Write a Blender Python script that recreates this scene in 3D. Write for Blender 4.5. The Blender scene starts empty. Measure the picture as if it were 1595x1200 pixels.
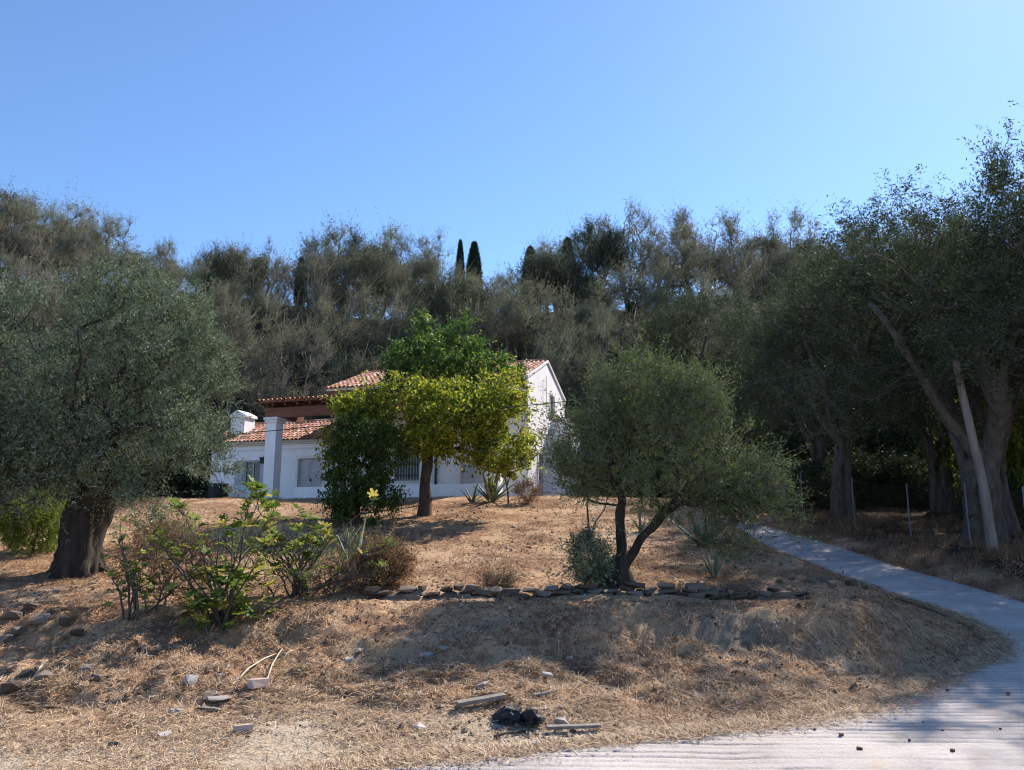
import bpy, math, random
import numpy as np
from mathutils import Vector, Matrix

random.seed(5)
SC = bpy.context.scene
COL = SC.collection

# ------------------------------------------------------------------ camera
F_PX, W_PX, H_PX = 1205.0, 1595.0, 1200.0
CAM_H = 2.0
PITCH = math.atan(230.0 / F_PX)
cam_d = bpy.data.cameras.new('camera')
cam_d.sensor_width = 36.0
cam_d.lens = F_PX / W_PX * 36.0
cam_d.clip_start = 0.1
cam_d.clip_end = 3000
cam = bpy.data.objects.new('camera', cam_d)
COL.objects.link(cam)
cam.location = (0, 0, CAM_H)
cam.rotation_euler = (math.pi / 2 + PITCH, 0, 0)
SC.camera = cam

# ------------------------------------------------------------------ sky, sun, exposure
SUN_AZ = math.radians(40)      # to the right of the viewing direction (+Y)
SUN_EL = math.radians(41)
world = bpy.data.worlds.new('World')
SC.world = world
world.use_nodes = True
wn = world.node_tree.nodes
wl = world.node_tree.links
sky = wn.new('ShaderNodeTexSky')
sky.sky_type = 'NISHITA'
sky.sun_disc = False
sky.sun_elevation = SUN_EL
sky.sun_rotation = SUN_AZ
sky.altitude = 0
sky.air_density = 1.0
sky.dust_density = 0.12
sky.ozone_density = 7.0
bg = wn['Background']
bg.inputs['Strength'].default_value = 0.115
wl.new(sky.outputs[0], bg.inputs[0])
S_DIR = Vector((math.sin(SUN_AZ) * math.cos(SUN_EL), math.cos(SUN_AZ) * math.cos(SUN_EL), math.sin(SUN_EL)))
sun_d = bpy.data.lights.new('sun', 'SUN')
sun_d.energy = 5.0
sun_d.angle = math.radians(0.6)
sun_d.color = (1.0, 0.925, 0.83)
sun = bpy.data.objects.new('sun', sun_d)
COL.objects.link(sun)
sun.rotation_euler = (-S_DIR).to_track_quat('-Z', 'Y').to_euler()
sun.location = (40, 40, 60)
SC.view_settings.view_transform = 'Standard'
SC.view_settings.look = 'None'
SC.view_settings.exposure = 0.94
SC.view_settings.gamma = 1.0
SC.render.engine = 'CYCLES'
SC.cycles.max_bounces = 6
SC.cycles.diffuse_bounces = 3
SC.cycles.transmission_bounces = 4
SC.cycles.use_denoising = True
SC.cycles.denoising_prefilter = 'ACCURATE'
SC.cycles.pixel_filter_type = 'BLACKMAN_HARRIS'
SC.cycles.filter_width = 1.15


# ------------------------------------------------------------------ helpers: noise, meshes, materials
def _hash(ix, iy, iz, seed):
    h = (ix.astype(np.int64) * 374761393 + iy.astype(np.int64) * 668265263 + iz.astype(np.int64) * 2147483647 + seed * 1274126177) & 0xFFFFFFFF
    h = ((h ^ (h >> 13)) * 1274126177) & 0xFFFFFFFF
    h = ((h ^ (h >> 16)) * 2246822519) & 0xFFFFFFFF
    return ((h ^ (h >> 15)) & 0xFFFFFF) / float(0xFFFFFF)


def noise3(p, seed=0):
    p = np.asarray(p, dtype=np.float64)
    i = np.floor(p)
    f = p - i
    f = f * f * (3 - 2 * f)
    ix, iy, iz = i[:, 0], i[:, 1], i[:, 2]
    out = 0
    for dx in (0, 1):
        wx = f[:, 0] if dx else 1 - f[:, 0]
        for dy in (0, 1):
            wy = f[:, 1] if dy else 1 - f[:, 1]
            for dz in (0, 1):
                wz = f[:, 2] if dz else 1 - f[:, 2]
                out = out + wx * wy * wz * _hash(ix + dx, iy + dy, iz + dz, seed)
    return out


def noise2(x, y, scale=1.0, seed=0, octaves=1):
    sh = np.shape(x)
    x = np.ravel(np.asarray(x, dtype=np.float64)) * scale
    y = np.ravel(np.asarray(y, dtype=np.float64)) * scale
    out = np.zeros_like(x)
    amp, tot = 1.0, 0.0
    for o in range(octaves):
        i, j = np.floor(x), np.floor(y)
        fx, fy = x - i, y - j
        fx = fx * fx * (3 - 2 * fx)
        fy = fy * fy * (3 - 2 * fy)
        z = np.zeros_like(i)
        s = seed + o * 17
        v = ((_hash(i, j, z, s) * (1 - fx) + _hash(i + 1, j, z, s) * fx) * (1 - fy)
             + (_hash(i, j + 1, z, s) * (1 - fx) + _hash(i + 1, j + 1, z, s) * fx) * fy)
        out += v * amp
        tot += amp
        amp *= 0.5
        x, y = x * 2.03 + 5.1, y * 2.03 - 3.7
    return (out / tot).reshape(sh)


def sstep(a, b, x):
    t = np.clip((np.asarray(x, dtype=np.float64) - a) / (b - a), 0, 1)
    return t * t * (3 - 2 * t)


def make_mesh(name, V, faces, mats=(), mat_idx=None, smooth=False):
    """faces: list of int arrays, each (M,3) or (M,4)"""
    me = bpy.data.meshes.new(name)
    V = np.asarray(V, dtype=np.float32)
    faces = [np.asarray(f, dtype=np.int32) for f in faces if len(f)]
    me.vertices.add(len(V))
    me.vertices.foreach_set('co', V.ravel())
    tot = [np.full(len(f), f.shape[1], dtype=np.int32) for f in faces]
    tot = np.concatenate(tot)
    loops = np.concatenate([f.ravel() for f in faces])
    me.loops.add(len(loops))
    me.loops.foreach_set('vertex_index', loops)
    start = np.zeros(len(tot), dtype=np.int32)
    start[1:] = np.cumsum(tot)[:-1]
    me.polygons.add(len(tot))
    me.polygons.foreach_set('loop_start', start)
    me.polygons.foreach_set('use_smooth', np.full(len(tot), bool(smooth)))
    for m in mats:
        me.materials.append(m)
    if mat_idx is not None:
        me.polygons.foreach_set('material_index', np.asarray(mat_idx, dtype=np.int32))
    me.update(calc_edges=True)
    return me


def link(name, data, parent=None, loc=(0, 0, 0), rot=(0, 0, 0), scale=(1, 1, 1)):
    o = bpy.data.objects.new(name, data)
    COL.objects.link(o)
    o.parent = parent
    o.location = loc
    o.rotation_euler = rot
    o.scale = scale
    return o


def tag(o, label, cat, group=None):
    o['label'] = label
    o['category'] = cat
    o['kind'] = 'thing'
    if group:
        o['group'] = group
    return o


def thing(name, label, cat, loc=(0, 0, 0), rotz=0.0, group=None, scale=(1, 1, 1)):
    return tag(link(name, None, None, loc, (0, 0, rotz), scale), label, cat, group)


def kind(o, k):
    o['kind'] = k
    return o


class MB:
    """collects boxes, prisms and tubes and builds one mesh"""
    def __init__(self):
        self.V, self.T, self.Q = [], [], []
        self.n = 0

    def add(self, V, tris=(), quads=()):
        V = np.asarray(V, dtype=np.float64).reshape(-1, 3)
        if len(tris):
            self.T.append(np.asarray(tris, dtype=np.int64) + self.n)
        if len(quads):
            self.Q.append(np.asarray(quads, dtype=np.int64) + self.n)
        self.V.append(V)
        self.n += len(V)

    def box(self, x0, x1, y0, y1, z0, z1, M=None):
        V = np.array([[x0, y0, z0], [x1, y0, z0], [x1, y1, z0], [x0, y1, z0],
                      [x0, y0, z1], [x1, y0, z1], [x1, y1, z1], [x0, y1, z1]], dtype=np.float64)
        if M is not None:
            V = np.array([M @ Vector(v) for v in V])
        self.add(V, quads=[[0, 3, 2, 1], [4, 5, 6, 7], [0, 1, 5, 4], [1, 2, 6, 5], [2, 3, 7, 6], [3, 0, 4, 7]])

    def prism(self, pts, axis_vec):
        """extrude the polygon pts (convex) along axis_vec"""
        n = len(pts)
        P = np.asarray(pts, dtype=np.float64)
        Q = P + np.asarray(axis_vec, dtype=np.float64)
        V = np.vstack([P, Q, P.mean(0)[None], Q.mean(0)[None]])
        quads = [[i, (i + 1) % n, n + (i + 1) % n, n + i] for i in range(n)]
        tris = [[2 * n, (i + 1) % n, i] for i in range(n)] + [[2 * n + 1, n + i, n + (i + 1) % n] for i in range(n)]
        self.add(V, tris, quads)

    def tube(self, pts, rad, sides=6, cap=True, flute=0.0, seed=0):
        pts = np.asarray(pts, dtype=np.float64)
        m = len(pts)
        rad = np.broadcast_to(np.asarray(rad, dtype=np.float64), (m,))
        T = np.gradient(pts, axis=0)
        T /= np.linalg.norm(T, axis=1)[:, None] + 1e-9
        mean = np.abs(T.mean(0))
        ref = np.zeros(3)
        ref[int(np.argmin(mean))] = 1
        A = np.cross(T, ref)
        A /= np.linalg.norm(A, axis=1)[:, None] + 1e-9
        B = np.cross(T, A)
        th = np.arange(sides) / sides * 2 * math.pi
        dirs = A[:, None, :] * np.cos(th)[None, :, None] + B[:, None, :] * np.sin(th)[None, :, None]
        R = np.repeat(rad[:, None], sides, 1)
        if flute > 0:
            P0 = (pts[:, None, :] + dirs * R[:, :, None]).reshape(-1, 3)
            k = np.maximum(rad.max() * 1.2, 0.05)
            n1 = noise3(P0 / (k * 0.8) * np.array([1, 1, 0.35]) + seed * 3.1, seed) - 0.5
            n2 = noise3(P0 / (k * 0.33) * np.array([1, 1, 0.3]) + seed, seed + 5) - 0.5
            R = R * (1 + flute * (n1 * 0.9 + n2 * 1.1).reshape(m, sides))
        V = (pts[:, None, :] + dirs * R[:, :, None]).reshape(-1, 3)
        i = np.arange(m - 1)[:, None] * sides
        j = np.arange(sides)[None, :]
        j2 = (j + 1) % sides
        quads = np.stack([i + j, i + j2, i + sides + j2, i + sides + j], -1).reshape(-1, 4)
        tris = []
        if cap:
            V = np.vstack([V, pts[-1][None] + T[-1] * rad[-1] * 0.4])
            c = len(V) - 1
            b = (m - 1) * sides
            tris = [[b + a, b + (a + 1) % sides, c] for a in range(sides)]
        self.add(V, tris, quads)

    def mesh(self, name, mat, smooth=False):
        V = np.vstack(self.V)
        fs = []
        if self.Q:
            fs.append(np.vstack(self.Q))
        if self.T:
            fs.append(np.vstack(self.T))
        return make_mesh(name, V, fs, [mat], smooth=smooth)

    def build(self, name, mat, parent=None, smooth=False, **k):
        return link(name, self.mesh(name, mat, smooth), parent, **k)


def new_mat(name):
    m = bpy.data.materials.new(name)
    m.use_nodes = True
    nt = m.node_tree
    b = nt.nodes['Principled BSDF']
    b.inputs['Specular IOR Level'].default_value = 0.25
    return m, nt, b


def N(nt, typ, **props):
    n = nt.nodes.new(typ)
    for k, v in props.items():
        setattr(n, k, v)
    return n


def ramp(nt, stops, interp='LINEAR'):
    r = N(nt, 'ShaderNodeValToRGB')
    r.color_ramp.interpolation = interp
    e = r.color_ramp.elements
    while len(e) > 1:
        e.remove(e[-1])
    e[0].position, e[0].color = stops[0][0], (*stops[0][1], 1)
    for p, c in stops[1:]:
        k = e.new(p)
        k.color = (*c, 1)
    return r


def coords(nt, use='Object'):
    tc = N(nt, 'ShaderNodeTexCoord')
    return tc.outputs[use]


def noise_node(nt, vec, scale, detail=4, rough=0.55, dist=0.0):
    n = N(nt, 'ShaderNodeTexNoise')
    n.inputs['Scale'].default_value = scale
    n.inputs['Detail'].default_value = detail
    n.inputs['Roughness'].default_value = rough
    n.inputs['Distortion'].default_value = dist
    if vec is not None:
        nt.links.new(vec, n.inputs['Vector'])
    return n.outputs['Fac']


def bump(nt, b, height, strength=0.5, dist=0.02):
    n = N(nt, 'ShaderNodeBump')
    n.inputs['Strength'].default_value = strength
    n.inputs['Distance'].default_value = dist
    nt.links.new(height, n.inputs['Height'])
    nt.links.new(n.outputs[0], b.inputs['Normal'])


def mat_noise(name, stops, scale=6.0, rough=0.9, bump_s=0.4, bump_scale=30.0, bump_d=0.01, stretch=None, detail=5):
    m, nt, b = new_mat(name)
    v = coords(nt)
    if stretch:
        mp = N(nt, 'ShaderNodeMapping')
        mp.inputs['Scale'].default_value = stretch
        nt.links.new(v, mp.inputs[0])
        v = mp.outputs[0]
    r = ramp(nt, stops)
    nt.links.new(noise_node(nt, v, scale, detail, 0.6), r.inputs[0])
    nt.links.new(r.outputs[0], b.inputs['Base Color'])
    b.inputs['Roughness'].default_value = rough
    if bump_s:
        bump(nt, b, noise_node(nt, v, bump_scale, 5, 0.65), bump_s, bump_d)
    return m


def mat_leaf(name, stops, back=None, transl=0.3, trans_col=None, rough=0.6, spec=0.15):
    """two-sided leaf: colour varies leaf by leaf, paler underside, some light passes through"""
    m, nt, b = new_mat(name)
    g = N(nt, 'ShaderNodeNewGeometry')
    r = ramp(nt, stops)
    nt.links.new(g.outputs['Random Per Island'], r.inputs[0])
    col = r.outputs[0]
    if back:
        mx = N(nt, 'ShaderNodeMix', data_type='RGBA')
        nt.links.new(g.outputs['Backfacing'], mx.inputs[0])
        nt.links.new(col, mx.inputs[6])
        mx.inputs[7].default_value = (*back, 1)
        col = mx.outputs[2]
    nt.links.new(col, b.inputs['Base Color'])
    b.inputs['Roughness'].default_value = rough
    b.inputs['Specular IOR Level'].default_value = spec
    t = N(nt, 'ShaderNodeBsdfTranslucent')
    if trans_col:
        mx2 = N(nt, 'ShaderNodeMix', data_type='RGBA', blend_type='MULTIPLY')
        mx2.inputs[0].default_value = 1.0
        nt.links.new(r.outputs[0], mx2.inputs[6])
        mx2.inputs[7].default_value = (*trans_col, 1)
        nt.links.new(mx2.outputs[2], t.inputs[0])
    else:
        nt.links.new(r.outputs[0], t.inputs[0])
    ms = N(nt, 'ShaderNodeMixShader')
    ms.inputs[0].default_value = transl
    nt.links.new(b.outputs[0], ms.inputs[1])
    nt.links.new(t.outputs[0], ms.inputs[2])
    nt.links.new(ms.outputs[0], nt.nodes['Material Output'].inputs[0])
    return m


def mat_island(name, stops, rough=0.9, bump_s=0.0, scale=20.0, transl=0.0):
    m, nt, b = new_mat(name)
    g = N(nt, 'ShaderNodeNewGeometry')
    r = ramp(nt, stops)
    nt.links.new(g.outputs['Random Per Island'], r.inputs[0])
    nt.links.new(r.outputs[0], b.inputs['Base Color'])
    b.inputs['Roughness'].default_value = rough
    if bump_s:
        bump(nt, b, noise_node(nt, coords(nt), scale, 4, 0.6), bump_s, 0.01)
    if transl:
        t = N(nt, 'ShaderNodeBsdfTranslucent')
        nt.links.new(r.outputs[0], t.inputs[0])
        ms = N(nt, 'ShaderNodeMixShader')
        ms.inputs[0].default_value = transl
        nt.links.new(b.outputs[0], ms.inputs[1])
        nt.links.new(t.outputs[0], ms.inputs[2])
        nt.links.new(ms.outputs[0], nt.nodes['Material Output'].inputs[0])
    return m


def mat_objrand(name, stops, scale=25.0, rough=0.9, bump_s=0.5, mottled=0.35):
    """stone / tile: colour picked per object, mottled by noise"""
    m, nt, b = new_mat(name)
    oi = N(nt, 'ShaderNodeObjectInfo')
    v = coords(nt)
    nz = noise_node(nt, v, scale, 5, 0.65)
    ma = N(nt, 'ShaderNodeMath', operation='MULTIPLY_ADD')
    nt.links.new(nz, ma.inputs[0])
    ma.inputs[1].default_value = mottled * 2
    ma.inputs[2].default_value = -mottled
    ad = N(nt, 'ShaderNodeMath', operation='ADD')
    nt.links.new(oi.outputs['Random'], ad.inputs[0])
    nt.links.new(ma.outputs[0], ad.inputs[1])
    r = ramp(nt, stops)
    nt.links.new(ad.outputs[0], r.inputs[0])
    nt.links.new(r.outputs[0], b.inputs['Base Color'])
    b.inputs['Roughness'].default_value = rough
    bump(nt, b, nz, bump_s, 0.012)
    return m


# ------------------------------------------------------------------ the lie of the land
HOUSE_C = (0.66, 32.0)
HOUSE_R = math.radians(-18.0)
HOUSE_Z = 3.3
DRV_Y = np.array([-30, 0, 3, 5.5, 7.0, 7.5, 7.8, 8.08, 8.65, 9.25, 10.05, 11.0, 11.7, 12.35, 12.95, 13.8, 15, 16.5, 18.6, 22.4, 26.3, 30.2, 33.4, 38])
DRV_L = np.array([-60, -22, -10, -5, -1.8, -.6, .6, 1.6, 2.72, 3.63, 4.75, 5.92, 6.76, 7.4, 7.72, 7.94, 7.97, 7.72, 7.53, 7.6, 7.54, 7.4, 6.3, 4.2])
DRV_RY = np.array([-30, 3, 9, 12.5, 15.7, 20, 25, 30, 34, 38])
DRV_R = np.array([60, 24, 13.5, 11, 10.04, 9.65, 9.85, 9.75, 8.9, 7.2])
DRV_ZY = np.array([-30, 6, 9.5, 11.25, 13, 15, 20, 25, 30, 34, 38])
DRV_Z = np.array([0, 0, 0.03, 0.12, 0.32, 0.56, 1.17, 1.68, 2.2, 2.8, 3.2])


def smooth_interp(y, ys, zs):
    d = 0.35
    return (np.interp(y - d, ys, zs) + np.interp(y, ys, zs) + np.interp(y + d, ys, zs)) / 3


def drive_l(y):
    return smooth_interp(y, DRV_Y, DRV_L)


def drive_r(y):
    return smooth_interp(y, DRV_RY, DRV_R)


def drive_z(y):
    return smooth_interp(y, DRV_ZY, DRV_Z)


def height(x, y, fine=True):
    x = np.asarray(x, dtype=np.float64)
    y = np.asarray(y, dtype=np.float64)
    shift = np.interp(x, [-14, -6, -1, 3, 8], [1.2, 0.7, 0.0, 0.2, 0.9]) * (1 - sstep(12.5, 16, y))
    wob = (noise2(x, y, 0.35, 3, 2) - 0.5) * 1.3 * (1 - sstep(12.8, 13.8, y))
    yy = y - shift - wob * sstep(9, 10.5, y)
    zc = smooth_interp(yy, [-60, 7.2, 8.4, 9.6, 11.0, 12.3, 13.4, 14.02, 14.2, 15.0, 20, 24, 27.5, 32, 40, 43, 48, 60, 80, 92, 130, 400],
                       [0, 0, 0.05, 0.16, 0.36, 0.82, 0.86, 0.86, 0.99, 1.06, 1.86, 2.62, 3.2, 3.3, 3.45, 4.0, 6.4, 13.2, 24.5, 27.5, 22, -20])
    zr = np.interp(y, [-60, 8, 11, 16, 20, 25, 30, 38, 44, 60, 80, 92, 130, 400],
                   [0, 0.05, 0.5, 1.15, 1.6, 1.85, 2.5, 3.4, 5.0, 13, 24.5, 27.5, 22, -20])
    w = sstep(5.0, 10.5, x)
    z = zc * (1 - w) + zr * w
    # the hill comes nearer on the one side
    lift = np.interp(x, [-60, -14, 60], [1, 0, 0]) * sstep(26, 44, y) * 5.0 * (1 - sstep(80, 110, y))
    z = z + lift
    z += (noise2(x, y, 0.06, 11, 2) - 0.5) * 3.0 * sstep(46, 60, y)
    if fine:
        bank = sstep(8.4, 9.6, y) * (1 - sstep(14, 16, y))
        lumps = (noise2(x, y, 1.1, 21, 3) - 0.5) * 0.40 + (noise2(x, y, 3.4, 25, 2) - 0.5) * 0.20 + (noise2(x, y, 9.0, 27, 1) - 0.5) * 0.05
        z += lumps * bank * (1 - 0.72 * sstep(12.6, 13.4, y))
        z += (noise2(x, y, 0.8, 31, 3) - 0.5) * 0.12 * sstep(6, 9, y)
        z += (noise2(x, y, 6.0, 35, 2) - 0.5) * 0.035 * sstep(4, 7, y)
        for (hx0, hy0, rx, ry, dp_) in ((3.3, 11.75, .75, .38, .26), (.7, 10.9, .45, .3, .16), (-.1, 10.6, .4, .3, .14), (-1.9, 11.1, .55, .35, .20), (4.9, 11.0, .6, .3, .12), (-6.6, 12.0, .6, .3, .2), (-8.2, 11.6, .7, .35, .2)):
            z -= dp_ * np.exp(-((x - hx0) / rx) ** 2 - ((y - hy0) / ry) ** 2)
    # house terrace
    c, s = math.cos(HOUSE_R), math.sin(HOUSE_R)
    hx = (x - HOUSE_C[0]) * c + (y - HOUSE_C[1]) * s
    hy = -(x - HOUSE_C[0]) * s + (y - HOUSE_C[1]) * c
    dx = np.maximum(np.maximum(-18.5 - hx, hx - 2.0), 0)
    dy = np.maximum(np.maximum(-3.2 - hy, hy - 7.5), 0)
    wt = 1 - sstep(0, 2.5, np.hypot(dx, dy))
    z = z * (1 - wt) + HOUSE_Z * wt
    # driveway cut
    l, r, zd = drive_l(y), drive_r(y), drive_z(y)
    dl = l - x
    slope = np.abs(np.interp(y, [0, 5, 8.5, 10.9, 12.2, 13.4, 40], [0.4, 0.45, 0.42, 0.62, 0.85, 1, 1]))
    d = np.maximum(dl * slope, x - r)
    wd = 1 - sstep(0.0, np.interp(y, [8, 12, 16], [1.2, 2.0, 1.6]), d)
    wd = wd * (1 - sstep(34, 38, y))
    inside = sstep(0.02, -0.12, d) * (1 - sstep(34, 38, y))
    z = z * (1 - wd) + (zd - 0.01) * wd - inside * 0.07
    return z


def hgt(x, y):
    return float(height(np.array([x]), np.array([y]))[0])


def at(px, py, Y):
    """the point seen at photograph pixel (px, py) at forward distance Y"""
    a = (px - W_PX / 2) / F_PX
    b = (H_PX / 2 - py) / F_PX
    c, s = math.cos(PITCH), math.sin(PITCH)
    dy, dz = c - b * s, s + b * c
    t = Y / dy
    return Vector((a * t, Y, CAM_H + dz * t))


def on_ground(px, py, y0=4.0, y1=60.0):
    Y = np.geomspace(y0, y1, 3000)
    p = at(px, py, 1.0)
    x = p.x * Y
    z = CAM_H + (p.z - CAM_H) * Y
    hit = np.nonzero(z <= height(x, Y))[0]
    i = hit[0] if len(hit) else len(Y) - 1
    return Vector((float(x[i]), float(Y[i]), hgt(x[i], Y[i])))


def stand(x, y, dz=0.0):
    return (x, y, hgt(x, y) + dz)


# ------------------------------------------------------------------ materials
M = {}
M['bark_olive'] = mat_noise('bark_olive', [(0.25, (0.045, 0.036, 0.030)), (0.55, (0.115, 0.094, 0.078)), (0.8, (0.20, 0.17, 0.145))], 7, 0.95, 0.9, 26, 0.03, (1, 1, 0.28))
M['bark_grey'] = mat_noise('bark_grey', [(0.25, (0.04, 0.033, 0.028)), (0.6, (0.11, 0.094, 0.081)), (0.85, (0.19, 0.165, 0.145))], 8, 0.95, 0.8, 22, 0.03, (1, 1, 0.3))
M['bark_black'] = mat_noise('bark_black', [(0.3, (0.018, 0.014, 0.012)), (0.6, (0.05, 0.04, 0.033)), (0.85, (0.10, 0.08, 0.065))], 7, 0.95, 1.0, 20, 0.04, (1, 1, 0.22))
M['bark_pale'] = mat_noise('bark_pale', [(0.25, (0.07, 0.058, 0.05)), (0.6, (0.17, 0.148, 0.13)), (0.85, (0.27, 0.24, 0.215))], 5, 0.95, 0.5, 18, 0.03, (1, 1, 0.3))
M['bark_dark'] = mat_noise('bark_dark', [(0.3, (0.04, 0.03, 0.024)), (0.7, (0.11, 0.085, 0.065))], 9, 0.95, 0.8, 30, 0.02, (1, 1, 0.3))
M['twig'] = mat_noise('twig', [(0.3, (0.10, 0.085, 0.073)), (0.7, (0.22, 0.19, 0.165))], 6, 0.9, 0, 1)
M['leaf_olive'] = mat_leaf('leaf_olive', [(0, (0.032, 0.060, 0.014)), (0.5, (0.072, 0.112, 0.028)), (0.85, (0.124, 0.171, 0.045)), (1, (0.222, 0.244, 0.079))], (0.173, 0.202, 0.122), 0.32, rough=0.6, spec=0.18)
M['leaf_olive_silver'] = mat_leaf('leaf_olive_silver', [(0, (0.026, 0.047, 0.018)), (0.5, (0.061, 0.093, 0.038)), (0.85, (0.115, 0.160, 0.072)), (1, (0.230, 0.286, 0.144))], (0.276, 0.324, 0.244), 0.32, rough=0.6, spec=0.2)
M['leaf_wood'] = mat_leaf('leaf_wood', [(0, (0.047, 0.065, 0.030)), (0.45, (0.101, 0.127, 0.057)), (0.8, (0.163, 0.186, 0.091)), (1, (0.208, 0.195, 0.124))], (0.176, 0.195, 0.137), 0.36, rough=0.55)
M['leaf_wood_brown'] = mat_leaf('leaf_wood_brown', [(0, (0.058, 0.065, 0.035)), (0.5, (0.117, 0.124, 0.065)), (1, (0.189, 0.169, 0.111))], (0.169, 0.169, 0.130), 0.36, rough=0.6)
M['leaf_dark'] = mat_leaf('leaf_dark', [(0, (0.019, 0.032, 0.011)), (0.6, (0.037, 0.060, 0.020)), (1, (0.066, 0.091, 0.031))], (0.094, 0.112, 0.075), 0.25, rough=0.6)
M['leaf_lemon'] = mat_leaf('leaf_lemon', [(0, (0.055, 0.10, 0.014)), (0.3, (0.14, 0.195, 0.024)), (0.65, (0.31, 0.335, 0.03)), (1, (0.50, 0.45, 0.045))], None, 0.5, rough=0.5, spec=0.25)
M['leaf_green'] = mat_leaf('leaf_green', [(0, (0.028, 0.075, 0.014)), (0.55, (0.075, 0.155, 0.026)), (0.88, (0.15, 0.235, 0.04)), (1, (0.33, 0.31, 0.04))], None, 0.42, rough=0.5, spec=0.25)
M['leaf_citrus'] = mat_leaf('leaf_citrus', [(0, (0.025, 0.056, 0.014)), (0.6, (0.06, 0.11, 0.022)), (1, (0.16, 0.19, 0.035))], None, 0.36, rough=0.5, spec=0.25)
M['leaf_fig'] = mat_leaf('leaf_fig', [(0, (0.06, 0.115, 0.018)), (0.5, (0.12, 0.19, 0.03)), (0.85, (0.26, 0.28, 0.05)), (1, (0.40, 0.32, 0.07))], None, 0.4, rough=0.5)
M['leaf_bright'] = mat_leaf('leaf_bright', [(0, (0.08, 0.14, 0.02)), (0.6, (0.16, 0.22, 0.035)), (1, (0.28, 0.30, 0.06))], None, 0.45, rough=0.5)
M['leaf_dry'] = mat_leaf('leaf_dry', [(0, (0.12, 0.065, 0.03)), (0.6, (0.24, 0.13, 0.06)), (1, (0.36, 0.24, 0.12))], None, 0.25, rough=0.8)
M['leaf_cypress'] = mat_leaf('leaf_cypress', [(0, (0.014, 0.024, 0.014)), (1, (0.04, 0.055, 0.03))], None, 0.1, rough=0.7)
M['agave'] = mat_noise('agave', [(0.3, (0.10, 0.15, 0.10)), (0.7, (0.19, 0.24, 0.17))], 5, 0.55, 0.2, 14)
M['agave_old'] = mat_noise('agave_old', [(0.3, (0.25, 0.22, 0.15)), (0.7, (0.45, 0.42, 0.33))], 5, 0.7, 0.2, 14)
M['straw'] = mat_island('straw', [(0, (0.22, 0.13, 0.075)), (0.35, (0.40, 0.27, 0.165)), (0.75, (0.55, 0.41, 0.27)), (1, (0.68, 0.55, 0.40))], 0.85, transl=0.15)
M['straw_slope'] = mat_island('straw_slope', [(0, (0.12, 0.062, 0.036)), (0.35, (0.30, 0.17, 0.095)), (0.75, (0.48, 0.31, 0.18)), (1, (0.64, 0.48, 0.31))], 0.85, transl=0.15)
M['straw_rust'] = mat_island('straw_rust', [(0, (0.09, 0.055, 0.035)), (0.5, (0.22, 0.13, 0.075)), (1, (0.38, 0.25, 0.145))], 0.85, transl=0.15)
M['crumb'] = mat_island('crumb', [(0, (0.07, 0.045, 0.032)), (0.5, (0.17, 0.115, 0.078)), (0.85, (0.28, 0.21, 0.155)), (1, (0.46, 0.40, 0.34))], 0.95)
M['cane'] = mat_noise('cane', [(0.3, (0.42, 0.33, 0.21)), (0.7, (0.60, 0.50, 0.35))], 8, 0.7, 0.2, 30)
M['stone'] = mat_objrand('stone', [(0, (0.075, 0.056, 0.043)), (0.5, (0.13, 0.102, 0.08)), (1, (0.21, 0.17, 0.138))], 9, 0.95, 0.8, 0.3)
M['stone_pale'] = mat_objrand('stone_pale', [(0, (0.26, 0.225, 0.20)), (0.5, (0.38, 0.335, 0.30)), (1, (0.54, 0.49, 0.45))], 12, 0.95, 0.7, 0.3)
M['brick'] = mat_objrand('brick', [(0, (0.36, 0.22, 0.17)), (1, (0.52, 0.40, 0.34))], 18, 0.95, 0.6, 0.35)
M['wood_grey'] = mat_noise('wood_grey', [(0.3, (0.13, 0.11, 0.095)), (0.7, (0.29, 0.25, 0.215))], 5, 0.9, 0.6, 24, 0.01, (1, 1, 0.12))
M['black_plastic'] = mat_noise('black_plastic', [(0.3, (0.010, 0.010, 0.012)), (0.7, (0.03, 0.03, 0.035))], 5, 0.45, 0.5, 14, 0.02)
M['plaster'] = mat_noise('plaster', [(0.22, (0.66, 0.62, 0.60)), (0.36, (0.80, 0.77, 0.77)), (0.6, (0.87, 0.84, 0.85))], 1.5, 0.9, 0.3, 40, 0.008, (1, 1, 0.45), detail=9)
M['plaster_trim'] = mat_noise('plaster_trim', [(0.3, (0.72, 0.67, 0.64)), (0.7, (0.80, 0.75, 0.72))], 3, 0.9, 0.15, 40, 0.004)
M['tile'] = mat_objrand('tile', [(0, (0.22, 0.10, 0.062)), (0.45, (0.40, 0.185, 0.115)), (0.8, (0.52, 0.27, 0.18)), (1, (0.62, 0.42, 0.32))], 6, 0.85, 0.4, 0.25)
M['tile_stuff'] = mat_island('tile_stuff', [(0, (0.22, 0.10, 0.062)), (0.45, (0.40, 0.185, 0.115)), (0.8, (0.52, 0.27, 0.18)), (1, (0.62, 0.42, 0.32))], 0.85, 0.3, 12)
M['mortar'] = mat_noise('mortar', [(0.3, (0.45, 0.36, 0.30)), (0.7, (0.62, 0.54, 0.48))], 8, 0.95, 0.3, 40)
M['wood_red'] = mat_noise('wood_red', [(0.3, (0.11, 0.036, 0.02)), (0.7, (0.21, 0.075, 0.038))], 4, 0.55, 0.3, 22, 0.006, (0.2, 1, 1))
M['shutter'] = mat_noise('shutter', [(0.3, (0.40, 0.375, 0.40)), (0.7, (0.50, 0.47, 0.49))], 3, 0.6, 0.1, 20)
M['iron'] = mat_noise('iron', [(0.3, (0.015, 0.015, 0.017)), (0.7, (0.04, 0.038, 0.036))], 10, 0.6, 0.2, 30)
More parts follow.
